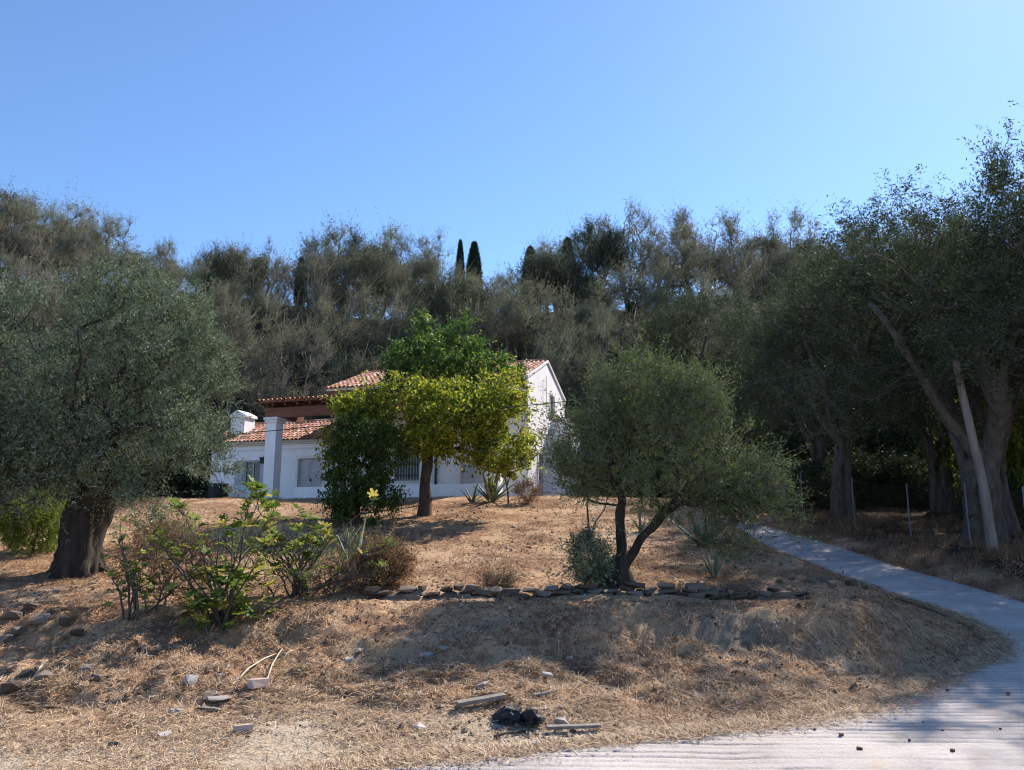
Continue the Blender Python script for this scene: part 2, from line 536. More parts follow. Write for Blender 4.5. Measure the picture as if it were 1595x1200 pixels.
M['zinc'] = mat_noise('zinc', [(0.3, (0.11, 0.105, 0.11)), (0.7, (0.22, 0.215, 0.22))], 10, 0.55, 0.1, 30)
M['zinc'].node_tree.nodes['Principled BSDF'].inputs['Metallic'].default_value = 0.4
M['rust'] = mat_noise('rust', [(0.3, (0.06, 0.04, 0.03)), (0.7, (0.13, 0.09, 0.07))], 10, 0.8, 0, 30)
M['teal'] = mat_noise('teal', [(0.3, (0.02, 0.085, 0.10)), (0.7, (0.035, 0.125, 0.14))], 3, 0.7, 0.2, 20)
gm, gnt, gb = new_mat('window_glass')
gb.inputs['Base Color'].default_value = (0.015, 0.018, 0.025, 1)
gb.inputs['Roughness'].default_value = 0.12
gb.inputs['Specular IOR Level'].default_value = 0.5
M['glass'] = gm


def ground_material():
    m, nt, b = new_mat('dry_ground')
    v = coords(nt)
    att = N(nt, 'ShaderNodeAttribute', attribute_name='cover')
    sep = N(nt, 'ShaderNodeSeparateColor')
    nt.links.new(att.outputs['Color'], sep.inputs[0])
    n1 = noise_node(nt, v, 0.9, 6, 0.62, 0.3)
    n2 = noise_node(nt, v, 7.0, 6, 0.7)
    n3 = noise_node(nt, v, 38.0, 4, 0.7)
    ad = N(nt, 'ShaderNodeMath', operation='MULTIPLY_ADD')
    nt.links.new(n2, ad.inputs[0]); ad.inputs[1].default_value = 0.55
    nt.links.new(n1, ad.inputs[2])
    ad2 = N(nt, 'ShaderNodeMath', operation='MULTIPLY_ADD')
    nt.links.new(n3, ad2.inputs[0]); ad2.inputs[1].default_value = 0.35
    nt.links.new(ad.outputs[0], ad2.inputs[2])
    r = ramp(nt, [(0.62, (0.085, 0.047, 0.03)), (0.80, (0.25, 0.14, 0.082)), (0.98, (0.41, 0.25, 0.148)), (1.25, (0.52, 0.35, 0.215))])
    mul = N(nt, 'ShaderNodeMath', operation='MULTIPLY')
    nt.links.new(ad2.outputs[0], mul.inputs[0]); mul.inputs[1].default_value = 0.82
    for e in r.color_ramp.elements:
        e.position = min(1.0, e.position * 0.8)
    nt.links.new(mul.outputs[0], r.inputs[0])

    def over(base, colramp, mask):
        mx = N(nt, 'ShaderNodeMix', data_type='RGBA')
        nt.links.new(mask, mx.inputs[0])
        nt.links.new(base, mx.inputs[6])
        nt.links.new(colramp, mx.inputs[7])
        return mx.outputs[2]

    def noisy_mask(sock, gain=2.2):
        a = N(nt, 'ShaderNodeMath', operation='MULTIPLY_ADD', use_clamp=True)
        nt.links.new(sock, a.inputs[0]); a.inputs[1].default_value = gain
        s = N(nt, 'ShaderNodeMath', operation='MULTIPLY_ADD')
        nt.links.new(n2, s.inputs[0]); s.inputs[1].default_value = 1.6; s.inputs[2].default_value = -1.45
        nt.links.new(s.outputs[0], a.inputs[2])
        return a.outputs[0]
    dust = ramp(nt, [(0.3, (0.42, 0.33, 0.235)), (0.7, (0.60, 0.495, 0.38))])
    nt.links.new(n2, dust.inputs[0])
    clay = ramp(nt, [(0.3, (0.19, 0.148, 0.11)), (0.7, (0.33, 0.265, 0.195))])
    nt.links.new(n2, clay.inputs[0])
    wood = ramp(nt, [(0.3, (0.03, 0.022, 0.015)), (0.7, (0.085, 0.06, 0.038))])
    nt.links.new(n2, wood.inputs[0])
    c = over(r.outputs[0], dust.outputs[0], noisy_mask(sep.outputs[0]))
    c = over(c, clay.outputs[0], noisy_mask(sep.outputs[1], 2.6))
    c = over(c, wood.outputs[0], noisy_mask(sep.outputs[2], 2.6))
    nt.links.new(c, b.inputs['Base Color'])
    b.inputs['Roughness'].default_value = 1.0
    b.inputs['Specular IOR Level'].default_value = 0.05
    hs = N(nt, 'ShaderNodeMath', operation='MULTIPLY_ADD')
    nt.links.new(n3, hs.inputs[0]); hs.inputs[1].default_value = 0.5
    nt.links.new(n2, hs.inputs[2])
    bump(nt, b, hs.outputs[0], 1.0, 0.075)
    return m


def concrete_material():
    m, nt, b = new_mat('concrete')
    v = coords(nt)
    n1 = noise_node(nt, v, 0.8, 7, 0.65, 0.4)
    n2 = noise_node(nt, v, 30.0, 5, 0.7)
    n3 = noise_node(nt, v, 2.3, 6, 0.7, 0.5)
    a = N(nt, 'ShaderNodeMath', operation='MULTIPLY_ADD')
    nt.links.new(n2, a.inputs[0]); a.inputs[1].default_value = 0.5
    nt.links.new(n1, a.inputs[2])
    r = ramp(nt, [(0.40, (0.20, 0.172, 0.155)), (0.60, (0.37, 0.33, 0.31)), (0.85, (0.48, 0.435, 0.41)), (1.0, (0.54, 0.495, 0.465))])
    nt.links.new(a.outputs[0], r.inputs[0])

    def over(base, col, mask):
        mx = N(nt, 'ShaderNodeMix', data_type='RGBA')
        nt.links.new(mask, mx.inputs[0])
        nt.links.new(base, mx.inputs[6])
        mx.inputs[7].default_value = (*col, 1)
        return mx.outputs[2]
    # drifted dust
    dr = ramp(nt, [(0.52, (0, 0, 0)), (0.72, (0.75, 0.75, 0.75))])
    nt.links.new(n3, dr.inputs[0])
    c = over(r.outputs[0], (0.42, 0.335, 0.245), dr.outputs[0])
    # shade of the raked grooves painted into the colour, darker with depth
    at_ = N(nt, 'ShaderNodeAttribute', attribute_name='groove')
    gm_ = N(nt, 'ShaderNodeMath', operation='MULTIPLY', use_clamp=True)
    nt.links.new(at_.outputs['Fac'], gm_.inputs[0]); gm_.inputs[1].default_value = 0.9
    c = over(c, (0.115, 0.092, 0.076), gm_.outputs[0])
    nt.links.new(c, b.inputs['Base Color'])
    b.inputs['Roughness'].default_value = 0.95
    b.inputs['Specular IOR Level'].default_value = 0.08
    bump(nt, b, n2, 0.8, 0.02)
    return m


M['ground'] = ground_material()
M['concrete'] = concrete_material()


# ------------------------------------------------------------------ ground and driveway
def axis_steps(segs):
    out = []
    for a, b, s0, s1 in segs:
        x, k = a, 0
        L = b - a
        while x < b - 1e-6:
            out.append(x)
            t = (x - a) / L
            x += s0 + (s1 - s0) * t
    out.append(segs[-1][1])
    return np.array(out)


gx = axis_steps([(-220, -40, 18, 2.0), (-40, -13, 1.5, 0.12), (-13, 13, 0.07, 0.07), (13, 40, 0.12, 1.5), (40, 220, 2.0, 18)])
gy = axis_steps([(-60, 3, 8, 0.3), (3, 8, 0.2, 0.06), (8, 15, 0.05, 0.05), (15, 32, 0.06, 0.25), (32, 100, 0.3, 1.5), (100, 400, 2, 20)])
GX, GY = np.meshgrid(gx, gy)
GZ = height(GX, GY)
nx, ny = len(gx), len(gy)
V = np.stack([GX, GY, GZ], -1).reshape(-1, 3)
ii = (np.arange(ny - 1)[:, None] * nx + np.arange(nx - 1)[None, :]).reshape(-1)
Q = np.stack([ii, ii + 1, ii + nx + 1, ii + nx], -1)
me = make_mesh('ground', V, [Q], [M['ground']], smooth=True)
fx, fy = GX.ravel(), GY.ravel()
dustm = (1 - sstep(7.6, 9.8, fy + (noise2(fx, fy, 0.5, 44, 2) - 0.5) * 1.4)) * (1 - sstep(2.5, 6, fx)) * 0.95
dustm = np.maximum(dustm, 0.5 * sstep(0.62, 0.75, noise2(fx, fy, 0.35, 47, 3)) * (1 - sstep(26, 32, fy)))
clay = np.exp(-(((fx - 3.3) / 1.0) ** 2 + ((fy - 12.0) / 0.75) ** 2)) * 1.0
clay = np.maximum(clay, 0.4 * np.exp(-(((fx + 2.2) / 0.9) ** 2 + ((fy - 11.3) / 0.9) ** 2)))
clay = np.maximum(clay, 0.5 * sstep(0.6, 0.8, noise2(fx, fy, 0.6, 51, 2)) * sstep(9.5, 10.5, fy) * (1 - sstep(12.5, 13.3, fy)))
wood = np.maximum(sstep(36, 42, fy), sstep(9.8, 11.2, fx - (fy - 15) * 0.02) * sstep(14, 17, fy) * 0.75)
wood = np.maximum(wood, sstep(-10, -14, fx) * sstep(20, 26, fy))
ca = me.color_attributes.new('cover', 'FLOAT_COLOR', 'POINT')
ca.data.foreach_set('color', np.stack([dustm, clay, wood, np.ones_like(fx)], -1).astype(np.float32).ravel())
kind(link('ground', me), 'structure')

# driveway: concrete with raked cross grooves
ry = axis_steps([(-6, 4.5, 0.3, 0.05), (4.5, 12.5, 0.022, 0.022), (12.5, 20, 0.03, 0.06), (20, 38, 0.06, 0.12)])
nc = 150
t = np.linspace(0, 1, nc)
YY = np.repeat(ry[:, None], nc, 1)
LL, RR = drive_l(ry), np.minimum(drive_r(ry), 40)
edge = (noise2(np.zeros_like(ry) + 3, ry, 3.0, 61, 4) - 0.5) * np.interp(ry, [6.8, 9, 12, 14], [1.0, .45, .22, .16])
LL = np.maximum(LL + edge, -40)
tt = t ** 1.0
XX = LL[:, None] + (RR - LL)[:, None] * tt[None, :]
ZZ = drive_z(YY) + 0.02
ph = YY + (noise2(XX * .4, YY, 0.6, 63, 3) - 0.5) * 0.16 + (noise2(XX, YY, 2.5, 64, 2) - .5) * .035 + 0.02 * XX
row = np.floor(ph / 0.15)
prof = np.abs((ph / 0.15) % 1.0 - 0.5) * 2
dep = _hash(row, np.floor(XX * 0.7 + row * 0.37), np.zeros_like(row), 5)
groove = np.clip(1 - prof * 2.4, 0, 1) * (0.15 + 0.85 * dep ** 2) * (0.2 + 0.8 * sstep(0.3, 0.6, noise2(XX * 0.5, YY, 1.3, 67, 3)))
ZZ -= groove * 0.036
ZZ += (noise2(XX, YY, 0.7, 65, 2) - 0.5) * 0.03 + (noise2(XX * 0.35, YY, 9.0, 69, 2) - 0.5) * 0.012
V = np.stack([XX, YY, ZZ], -1).reshape(-1, 3)
n_r = len(ry)
ii = (np.arange(n_r - 1)[:, None] * nc + np.arange(nc - 1)[None, :]).reshape(-1)
Q = np.stack([ii, ii + 1, ii + nc + 1, ii + nc], -1)
nv = len(V)
El = V[np.arange(n_r) * nc].copy(); El[:, 2] -= 0.14
Er = V[np.arange(n_r) * nc + nc - 1].copy(); Er[:, 2] -= 0.14
V = np.vstack([V, El, Er])
k = np.arange(n_r - 1)
Q2 = np.stack([k * nc, k * nc + nc, nv + k + 1, nv + k], -1)
Q3 = np.stack([k * nc + nc - 1, nv + n_r + k, nv + n_r + k + 1, k * nc + 2 * nc - 1], -1)
dm = make_mesh('driveway', V, [Q, Q2, Q3], [M['concrete']], smooth=True)
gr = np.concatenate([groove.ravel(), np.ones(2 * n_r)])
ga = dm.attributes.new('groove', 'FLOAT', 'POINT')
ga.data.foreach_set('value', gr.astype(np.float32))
kind(link('driveway', dm), 'structure')


# ------------------------------------------------------------------ trees
def unit(v):
    return v / (np.linalg.norm(v, axis=-1, keepdims=True) + 1e-9)


def sample_lobes(rng, lobes, n, shell=0.55, gap=0.42, gap_scale=0.9, seed=0):
    L = np.array(lobes, dtype=np.float64)
    vol = L[:, 3] * L[:, 4] * L[:, 5]
    out = np.zeros((0, 3))
    while len(out) < n:
        k = rng.choice(len(L), size=n, p=vol / vol.sum())
        d = unit(rng.normal(size=(n, 3)))
        r = rng.random(n) ** (1 / (3 + 4 * shell))
        p = L[k, :3] + d * r[:, None] * L[k, 3:]
        keep = noise3(p * gap_scale + 13.7, seed + 3) > gap * rng.random(n) ** 0.3
        out = np.vstack([out, p[keep]])
    return out[:n]


def grow(rng, trunks, targets, step, wander=0.10):
    """trunks: list of (points, attach_from_index). Returns node positions and parents."""
    P, par, ok = [], [], []
    for ti, (pts, parent_idx, free) in enumerate(trunks):
        for i, p in enumerate(pts):
            P.append(np.array(p, dtype=np.float64))
            par.append(parent_idx if i == 0 else len(P) - 2)
            ok.append(i >= free)
    n0 = len(P)
    root_top = np.mean([P[i] for i in range(n0) if ok[i]], axis=0)
    order = np.argsort(np.linalg.norm(targets - root_top, axis=1))
    cap = n0 + int(len(targets) * 30)
    A = np.zeros((cap, 3)); D = np.zeros((cap, 3)); O = np.zeros(cap, dtype=bool); PL = np.zeros(cap)
    par = par + [0] * (cap - n0)
    for i in range(n0):
        A[i] = P[i]; O[i] = ok[i]
        if par[i] >= 0:
            D[i] = unit(A[i] - A[par[i]])
            PL[i] = PL[par[i]] + np.linalg.norm(A[i] - A[par[i]])
    n = n0
    tips = []
    for k in order:
        tg = targets[k]
        dv = tg - A[:n]
        dist = np.linalg.norm(dv, axis=1) + 1e-6
        cosang = np.einsum('ij,ij->i', dv, D[:n]) / dist
        cost = dist * (1.25 - 0.45 * cosang) + 0.12 * PL[:n]
        cost[~O[:n]] = 1e9
        b = int(np.argmin(cost))
        L = dist[b]
        m = max(1, int(math.ceil(L / step)))
        c1 = A[b] + D[b] * L * 0.42 + rng.normal(size=3) * wander * L
        prev = b
        for s in range(1, m + 1):
            u = s / m
            q = A[b] * (1 - u) ** 2 + c1 * 2 * u * (1 - u) + tg * u * u
            if s < m:
                q = q + rng.normal(size=3) * wander * step * 0.6
            if n >= cap:
                break
            A[n] = q; par[n] = prev; O[n] = True
            D[n] = unit(q - A[prev]); PL[n] = PL[prev] + np.linalg.norm(q - A[prev])
            prev = n
            n += 1
        tips.append(prev)
    return A[:n], np.array(par[:n]), np.array(tips), D[:n], n0


def tree_wood(mb, A, par, n0, r_base, r_tip, trunk_r=None, flute=0.25, seed=0, thick_sides=14):
    n = len(A)
    cnt = np.zeros(n)
    kids = [[] for _ in range(n)]
    for i in range(n):
        if par[i] >= 0:
            kids[par[i]].append(i)
    for i in range(n - 1, -1, -1):
        if not kids[i]:
            cnt[i] += 1
        if par[i] >= 0:
            cnt[par[i]] += cnt[i]
    tot = cnt[0]
    e = math.log(r_base / r_tip) / math.log(max(tot, 2))
    R = r_tip * np.maximum(cnt, 1) ** e
    if trunk_r is not None:
        R[:len(trunk_r)] = np.maximum(R[:len(trunk_r)], trunk_r)
    done = np.zeros(n, dtype=bool)
    starts = [0]
    while starts:
        s = starts.pop()
        ch = [s]
        c = s
        while kids[c]:
            ks = sorted(kids[c], key=lambda q: -cnt[q])
            starts.extend(ks[1:])
            c = ks[0]
            ch.append(c)
        pts = A[ch]
        rr = R[ch]
        if par[s] >= 0:
            pts = np.vstack([A[par[s]][None], pts])
            rr = np.concatenate([[min(R[par[s]], rr[0] * 1.15)], rr])
        if len(pts) < 2:
            continue
        if rr[0] > 0.05:
            # smooth the thick chains
            u = np.arange(len(pts))
            q = np.linspace(0, len(pts) - 1, (len(pts) - 1) * (6 if rr[0] > .15 else 3) + 1)
            pm = np.vstack([2 * pts[0] - pts[1], pts, 2 * pts[-1] - pts[-2]])
            i = np.minimum(q.astype(int), len(pts) - 2)
            f = (q - i)[:, None]
            p0, p1, p2, p3 = pm[i], pm[i + 1], pm[i + 2], pm[i + 3]
            pts = 0.5 * (2 * p1 + (p2 - p0) * f + (2 * p0 - 5 * p1 + 4 * p2 - p3) * f ** 2 + (3 * p1 - p0 - 3 * p2 + p3) * f ** 3)
            rr = np.interp(q, u, rr)
            sides = thick_sides if rr[0] > 0.09 else 8
            mb.tube(pts, rr, sides, flute=flute, seed=seed)
        else:
            mb.tube(pts, rr, 5 if rr[0] > 0.022 else 3, cap=False)
    return R


def twigs_and_leaves(rng, A, D, tips, centre, n_tw, tw_len, n_leaf, leaf_len, leaf_w, up=0.35, out=0.5, tw_r=0.004, spread=0.12, droop=0.0, fold=0.25, bare=0.0, ang=0.75, shoots=0.09):
    base = np.repeat(A[tips], n_tw, 0) + rng.normal(size=(len(tips) * n_tw, 3)) * spread
    o = unit(base - centre)
    dirs = unit(np.repeat(D[tips], n_tw, 0) * 0.5 + o * out + np.array([0, 0, up]) + rng.normal(size=base.shape) * 0.55)
    L = tw_len * (0.55 + 0.8 * rng.random(len(base))) * np.where(rng.random(len(base)) < shoots, 2.1, 1.0)
    end = base + dirs * L[:, None]
    end[:, 2] -= droop * L
    # twig mesh: slim triangles prisms
    tdir = unit(end - base)
    ref = np.where(np.abs(tdir[:, 2:3]) > 0.8, np.array([[1.0, 0, 0]]), np.array([[0, 0, 1.0]]))
    a = unit(np.cross(tdir, ref)); b = np.cross(tdir, a)
    ring = []
    for k in range(3):
        th = k * 2.094
        ring.append(a * math.cos(th) + b * math.sin(th))
    st = np.repeat(A[tips], n_tw, 0)
    TV = np.stack([st + ring[0] * tw_r, st + ring[1] * tw_r, st + ring[2] * tw_r, end], 1).reshape(-1, 3)
    i = np.arange(len(base)) * 4
    TF = np.concatenate([np.stack([i, i + 1, i + 3], -1), np.stack([i + 1, i + 2, i + 3], -1), np.stack([i + 2, i, i + 3], -1)])
    # leaves
    leafy = rng.random(len(base)) >= bare
    sel = np.repeat(np.nonzero(leafy)[0], n_leaf)
    u = 0.12 + 0.88 * rng.random(len(sel))
    p = st[sel] * (1 - u)[:, None] + end[sel] * u[:, None]
    p += rng.normal(size=p.shape) * spread * 0.25
    side = unit(np.cross(tdir[sel], unit(rng.normal(size=p.shape))))
    ld = unit(tdir[sel] * (1 - ang * 0.55) + side * ang + np.array([0, 0, -droop * 0.5]))
    nrm = unit(np.cross(ld, unit(rng.normal(size=p.shape) + np.array([0, 0, 0.0]))))
    # most blades face upwards
    nrm = unit(nrm + np.array([0, 0, 0.7]) - ld * np.sum((nrm + np.array([0, 0, 0.7])) * ld, 1)[:, None])
    w = np.cross(ld, nrm)
    ll = leaf_len * (0.6 + 0.7 * rng.random(len(p)))
    lw = leaf_w * (0.7 + 0.6 * rng.random(len(p)))
    mid = p + ld * (ll * 0.5)[:, None] + nrm * (lw * fold)[:, None]
    LV = np.stack([p, mid - w * (lw * 0.5)[:, None], p + ld * ll[:, None], mid + w * (lw * 0.5)[:, None]], 1).reshape(-1, 3)
    j = np.arange(len(p)) * 4
    LF = np.stack([j, j + 1, j + 2, j + 3], -1)
    return TV, TF, LV, LF


def make_tree(name, seed, trunks, lobes, n_targets, r_base, r_tip=0.006, trunk_r=None, bark='bark_olive', leaf='leaf_olive', twig=None,
              step=0.35, gap=0.45, gap_scale=0.9, flute=0.3, shell=0.5, wander=0.10, twp=None, centre=None, thick_sides=14):
    rng = np.random.default_rng(seed)
    tg = sample_lobes(rng, lobes, n_targets, shell, gap, gap_scale, seed)
    A, par, tips, D, n0 = grow(rng, trunks, tg, step, wander)
    mb = MB()
    tree_wood(mb, A, par, n0, r_base, r_tip, trunk_r, flute, seed, thick_sides)
    c = np.average(np.array(lobes)[:, :3], axis=0) if centre is None else np.array(centre)
    kw = dict(n_tw=6, tw_len=0.3, n_leaf=14, leaf_len=0.07, leaf_w=0.018)
    kw.update(twp or {})
    TV, TF, LV, LF = twigs_and_leaves(rng, A, D, tips, c, **kw)
    nwood_v = mb.n
    V = np.vstack(mb.V + [TV])
    q = np.vstack(mb.Q)
    tr = np.vstack(mb.T + [TF + nwood_v]) if mb.T else TF + nwood_v
    ntw = len(TF)
    mi = np.zeros(len(q) + len(tr), dtype=np.int32)
    mi[-ntw:] = 1
    wood = make_mesh('trunk', V, [q, tr], [M[bark], M[twig or 'twig']], mi, smooth=True)
    crown = make_mesh('crown', LV, [LF], [M[leaf]])
    return wood, crown


def plant(name, meshes, label, cat, loc, rotz=0.0, scale=(1, 1, 1), group=None, parts=('trunk', 'crown')):
    t = thing(name, label, cat, loc, rotz, group, scale)
    for pn, me in zip(parts, meshes):
        link(pn, me, t)
    return t


# big silvery olive standing on the slope
p = on_ground(122, 884)
LO = Vector((-8.75, 16.0, hgt(-8.75, 16.0) - 0.05))
trk = [(0, 0, 0), (0.0, 0, 0.35), (0.04, 0, 0.8), (0.10, 0.0, 1.3), (0.10, 0.0, 1.8), (0.08, 0.0, 2.3)]
tr2 = [(-0.35, 0.1, 2.7), (-0.8, 0.1, 3.2)]
tr3 = [(0.5, -0.1, 2.7), (1.0, -0.1, 3.2)]
me_lo = make_tree('olive_tree', 11, [(trk, -1, 4), (tr2, 5, 0), (tr3, 5, 0)] + [([(math.cos(a) * .62, math.sin(a) * .55, -.12), (math.cos(a) * .40, math.sin(a) * .36, .12), (math.cos(a + .2) * .26, math.sin(a + .2) * .24, .5), (math.cos(a + .4) * .2 + .06, math.sin(a + .4) * .18, 1.15), (math.cos(a + .6) * .1 + .08, math.sin(a + .6) * .1, 1.9)], 0, 99) for a in (.4, 1.9, 3.3, 4.4, 5.4)],
                  [(0.2, 0, 4.2, 2.9, 2.7, 2.2), (1.5, -0.5, 3.0, 1.7, 1.7, 1.6), (-1.9, 0, 3.9, 2.0, 2.0, 1.8), (-1.7, -0.6, 2.4, 1.5, 1.5, 1.2), (0.9, -.9, 2.3, 1.2, .9, .7), (-.5, -1.2, 2.0, 1.2, .7, .6), (-2.4, -.4, 1.7, 1.0, .9, .6), (2.1, -0.2, 3.5, 1.1, 1.3, 1.5), (2.4, -0.4, 2.1, 0.95, 1.1, 0.9), (-2.6, -.3, 2.3, 1.2, 1.2, 1.0), (0.3, 0.2, 5.2, 1.6, 1.6, 1.15)],
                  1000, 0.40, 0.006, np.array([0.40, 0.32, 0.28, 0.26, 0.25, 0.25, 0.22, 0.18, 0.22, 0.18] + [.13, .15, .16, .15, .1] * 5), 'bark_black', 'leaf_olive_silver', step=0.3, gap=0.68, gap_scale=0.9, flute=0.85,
                  twp=dict(n_tw=7, tw_len=0.42, n_leaf=25, leaf_len=0.085, leaf_w=0.021, up=0.55, out=0.55, spread=0.14), thick_sides=30)
plant('olive_tree', me_lo, 'broad silvery olive tree with thick dark trunk on the straw slope', 'tree', LO, 0.0, (.91, .95, 1.0))

# smaller leaning olive behind the drystone wall: a cut stump with two stems
FO = Vector((1.98, 14.75, hgt(1.98, 14.75) - 0.04))
s0 = [(0, 0, 0), (0.0, 0.0, 0.2), (0.02, 0.0, 0.40)]
s1 = [(0.06, 0, 0.62), (0.05, 0, 0.95), (0.07, 0.02, 1.35), (0.12, 0.05, 1.7)]
s2 = [(0.26, 0.05, 0.6), (0.52, 0.1, 0.95), (0.85, 0.15, 1.28), (1.25, 0.2, 1.55)]
me_fo = make_tree('olive_tree', 23, [(s0, -1, 9), (s1, 2, 2), (s2, 2, 2)],
                  [(0.0, .1, 2.3, 1.05, .8, .9), (1.0, .2, 2.7, 1.35, .9, 1.3), (2.1, .2, 2.2, 1.15, .8, 1.0), (0.55, .1, 3.6, .95, .75, 0.75), (1.5, .1, 3.4, .7, .6, .7), (2.75, .1, 1.6, 0.85, .7, 0.8), (2.4, 0, 1.05, 0.95, .6, 0.5), (-0.6, .1, 2.6, 0.65, .6, 0.95), (1.2, 0, 1.8, 1.2, .7, .6), (3.1, 0, 1.1, .5, .5, .45), (.1, 0, 3.9, .45, .45, .5)],
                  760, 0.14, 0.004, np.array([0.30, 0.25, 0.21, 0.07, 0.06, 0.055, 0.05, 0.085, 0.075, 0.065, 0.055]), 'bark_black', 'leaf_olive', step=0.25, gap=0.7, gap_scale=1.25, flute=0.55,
                  twp=dict(n_tw=6, tw_len=0.40, n_leaf=15, leaf_len=0.075, leaf_w=0.019, up=0.45, out=0.55, spread=0.12))
plant('olive_tree', me_fo, 'bushy olive tree on a cut stump with two stems behind the low stone wall', 'tree', FO)

# lemon tree, the tall green tree behind it and the dark citrus bush beside it
LM = Vector((-2.62, 23.4, hgt(-2.62, 23.4) - 0.05))
lt = [(0, 0, 0), (0.02, 0, 0.5), (0.0, 0, 1.0), (0.06, 0, 1.5), (0.08, 0, 1.9)]
me_lm = make_tree('lemon_tree', 31, [(lt, -1, 4)],
                  [(-0.9, -0.2, 3.2, 1.6, 1.5, 0.95), (0.9, -0.3, 3.0, 1.5, 1.5, 0.95), (2.1, -0.2, 2.6, 1.15, 1.2, 1.25), (-1.9, -0.2, 2.9, 0.95, 1.2, 0.85), (0.1, -0.3, 2.5, 1.9, 1.4, 0.6), (2.2, 0, 3.7, 0.8, 0.9, 0.7), (2.3, -.2, 1.9, .85, .8, .6), (1.2, -.3, 2.0, .8, .8, .45), (-2.3, 0, 2.2, .8, .9, .6)],
                  520, 0.16, 0.006, np.array([0.23, 0.18, 0.165, 0.155, 0.14]), 'bark_dark', 'leaf_lemon', step=0.3, gap=0.42, gap_scale=1.1, flute=0.2,
                  twp=dict(n_tw=6, tw_len=0.3, n_leaf=10, leaf_len=0.135, leaf_w=0.06, up=0.3, out=0.6, spread=0.14, droop=0.25, fold=0.15))
plant('lemon_tree', me_lm, 'spreading lemon tree with yellowing leaves and straight bare trunk before the house', 'tree', LM)
GT = Vector((-2.84, 25.6, hgt(-2.84, 25.6) - 0.05))
gt = [(0, 0, 0), (0.0, 0, 0.8), (0.05, 0, 1.6), (0.0, 0, 2.4), (0.0, 0, 3.2)]
me_gt = make_tree('orange_tree', 37, [(gt, -1, 3)],
                  [(0.3, 0, 4.7, 1.6, 1.4, 1.2), (1.7, 0, 4.2, 1.4, 1.3, 0.95), (0.05, 0, 5.7, 0.6, 0.6, 0.8), (1.0, 0, 5.6, 0.55, 0.6, 0.75), (-0.6, 0, 4.5, 0.9, 0.9, 0.8), (2.5, 0, 4.0, 0.9, 0.8, 0.8)],
                  330, 0.14, 0.005, None, 'bark_dark', 'leaf_green', step=0.3, gap=0.4, gap_scale=1.1, flute=0.2,
                  twp=dict(n_tw=6, tw_len=0.34, n_leaf=11, leaf_len=0.13, leaf_w=0.055, up=0.5, out=0.5, spread=0.13, droop=0.1, fold=0.15))
plant('orange_tree', me_gt, 'bright green citrus tree rising behind the yellowing lemon tree', 'tree', GT)
CB = Vector((-4.3, 22.0, hgt(-4.3, 22.0) - 0.05))
cbt = [(0, 0, 0), (-0.05, 0, 0.35), (-0.05, 0, 0.7)]
me_cb = make_tree('citrus_bush', 41, [(cbt, -1, 1)],
                  [(0.0, 0, 1.5, 1.05, 1.0, 0.9), (-0.1, 0, 2.3, 0.95, 0.95, 0.75), (0.6, 0, 0.9, 0.75, 0.8, 0.6), (-0.55, 0, 1.0, 0.6, 0.7, 0.6), (0, -.2, .5, .8, .7, .4), (.9, 0, 2.1, .7, .8, .6)],
                  280, 0.09, 0.005, None, 'bark_dark', 'leaf_citrus', step=0.25, gap=0.38, gap_scale=1.3, flute=0.2,
                  twp=dict(n_tw=6, tw_len=0.27, n_leaf=11, leaf_len=0.115, leaf_w=0.052, up=0.25, out=0.6, spread=0.12, droop=0.25, fold=0.15))
plant('citrus_bush', me_cb, 'low dark green citrus bush with glossy leaves beside the lemon tree', 'shrub', CB, 0, (.82, .82, 1.02))

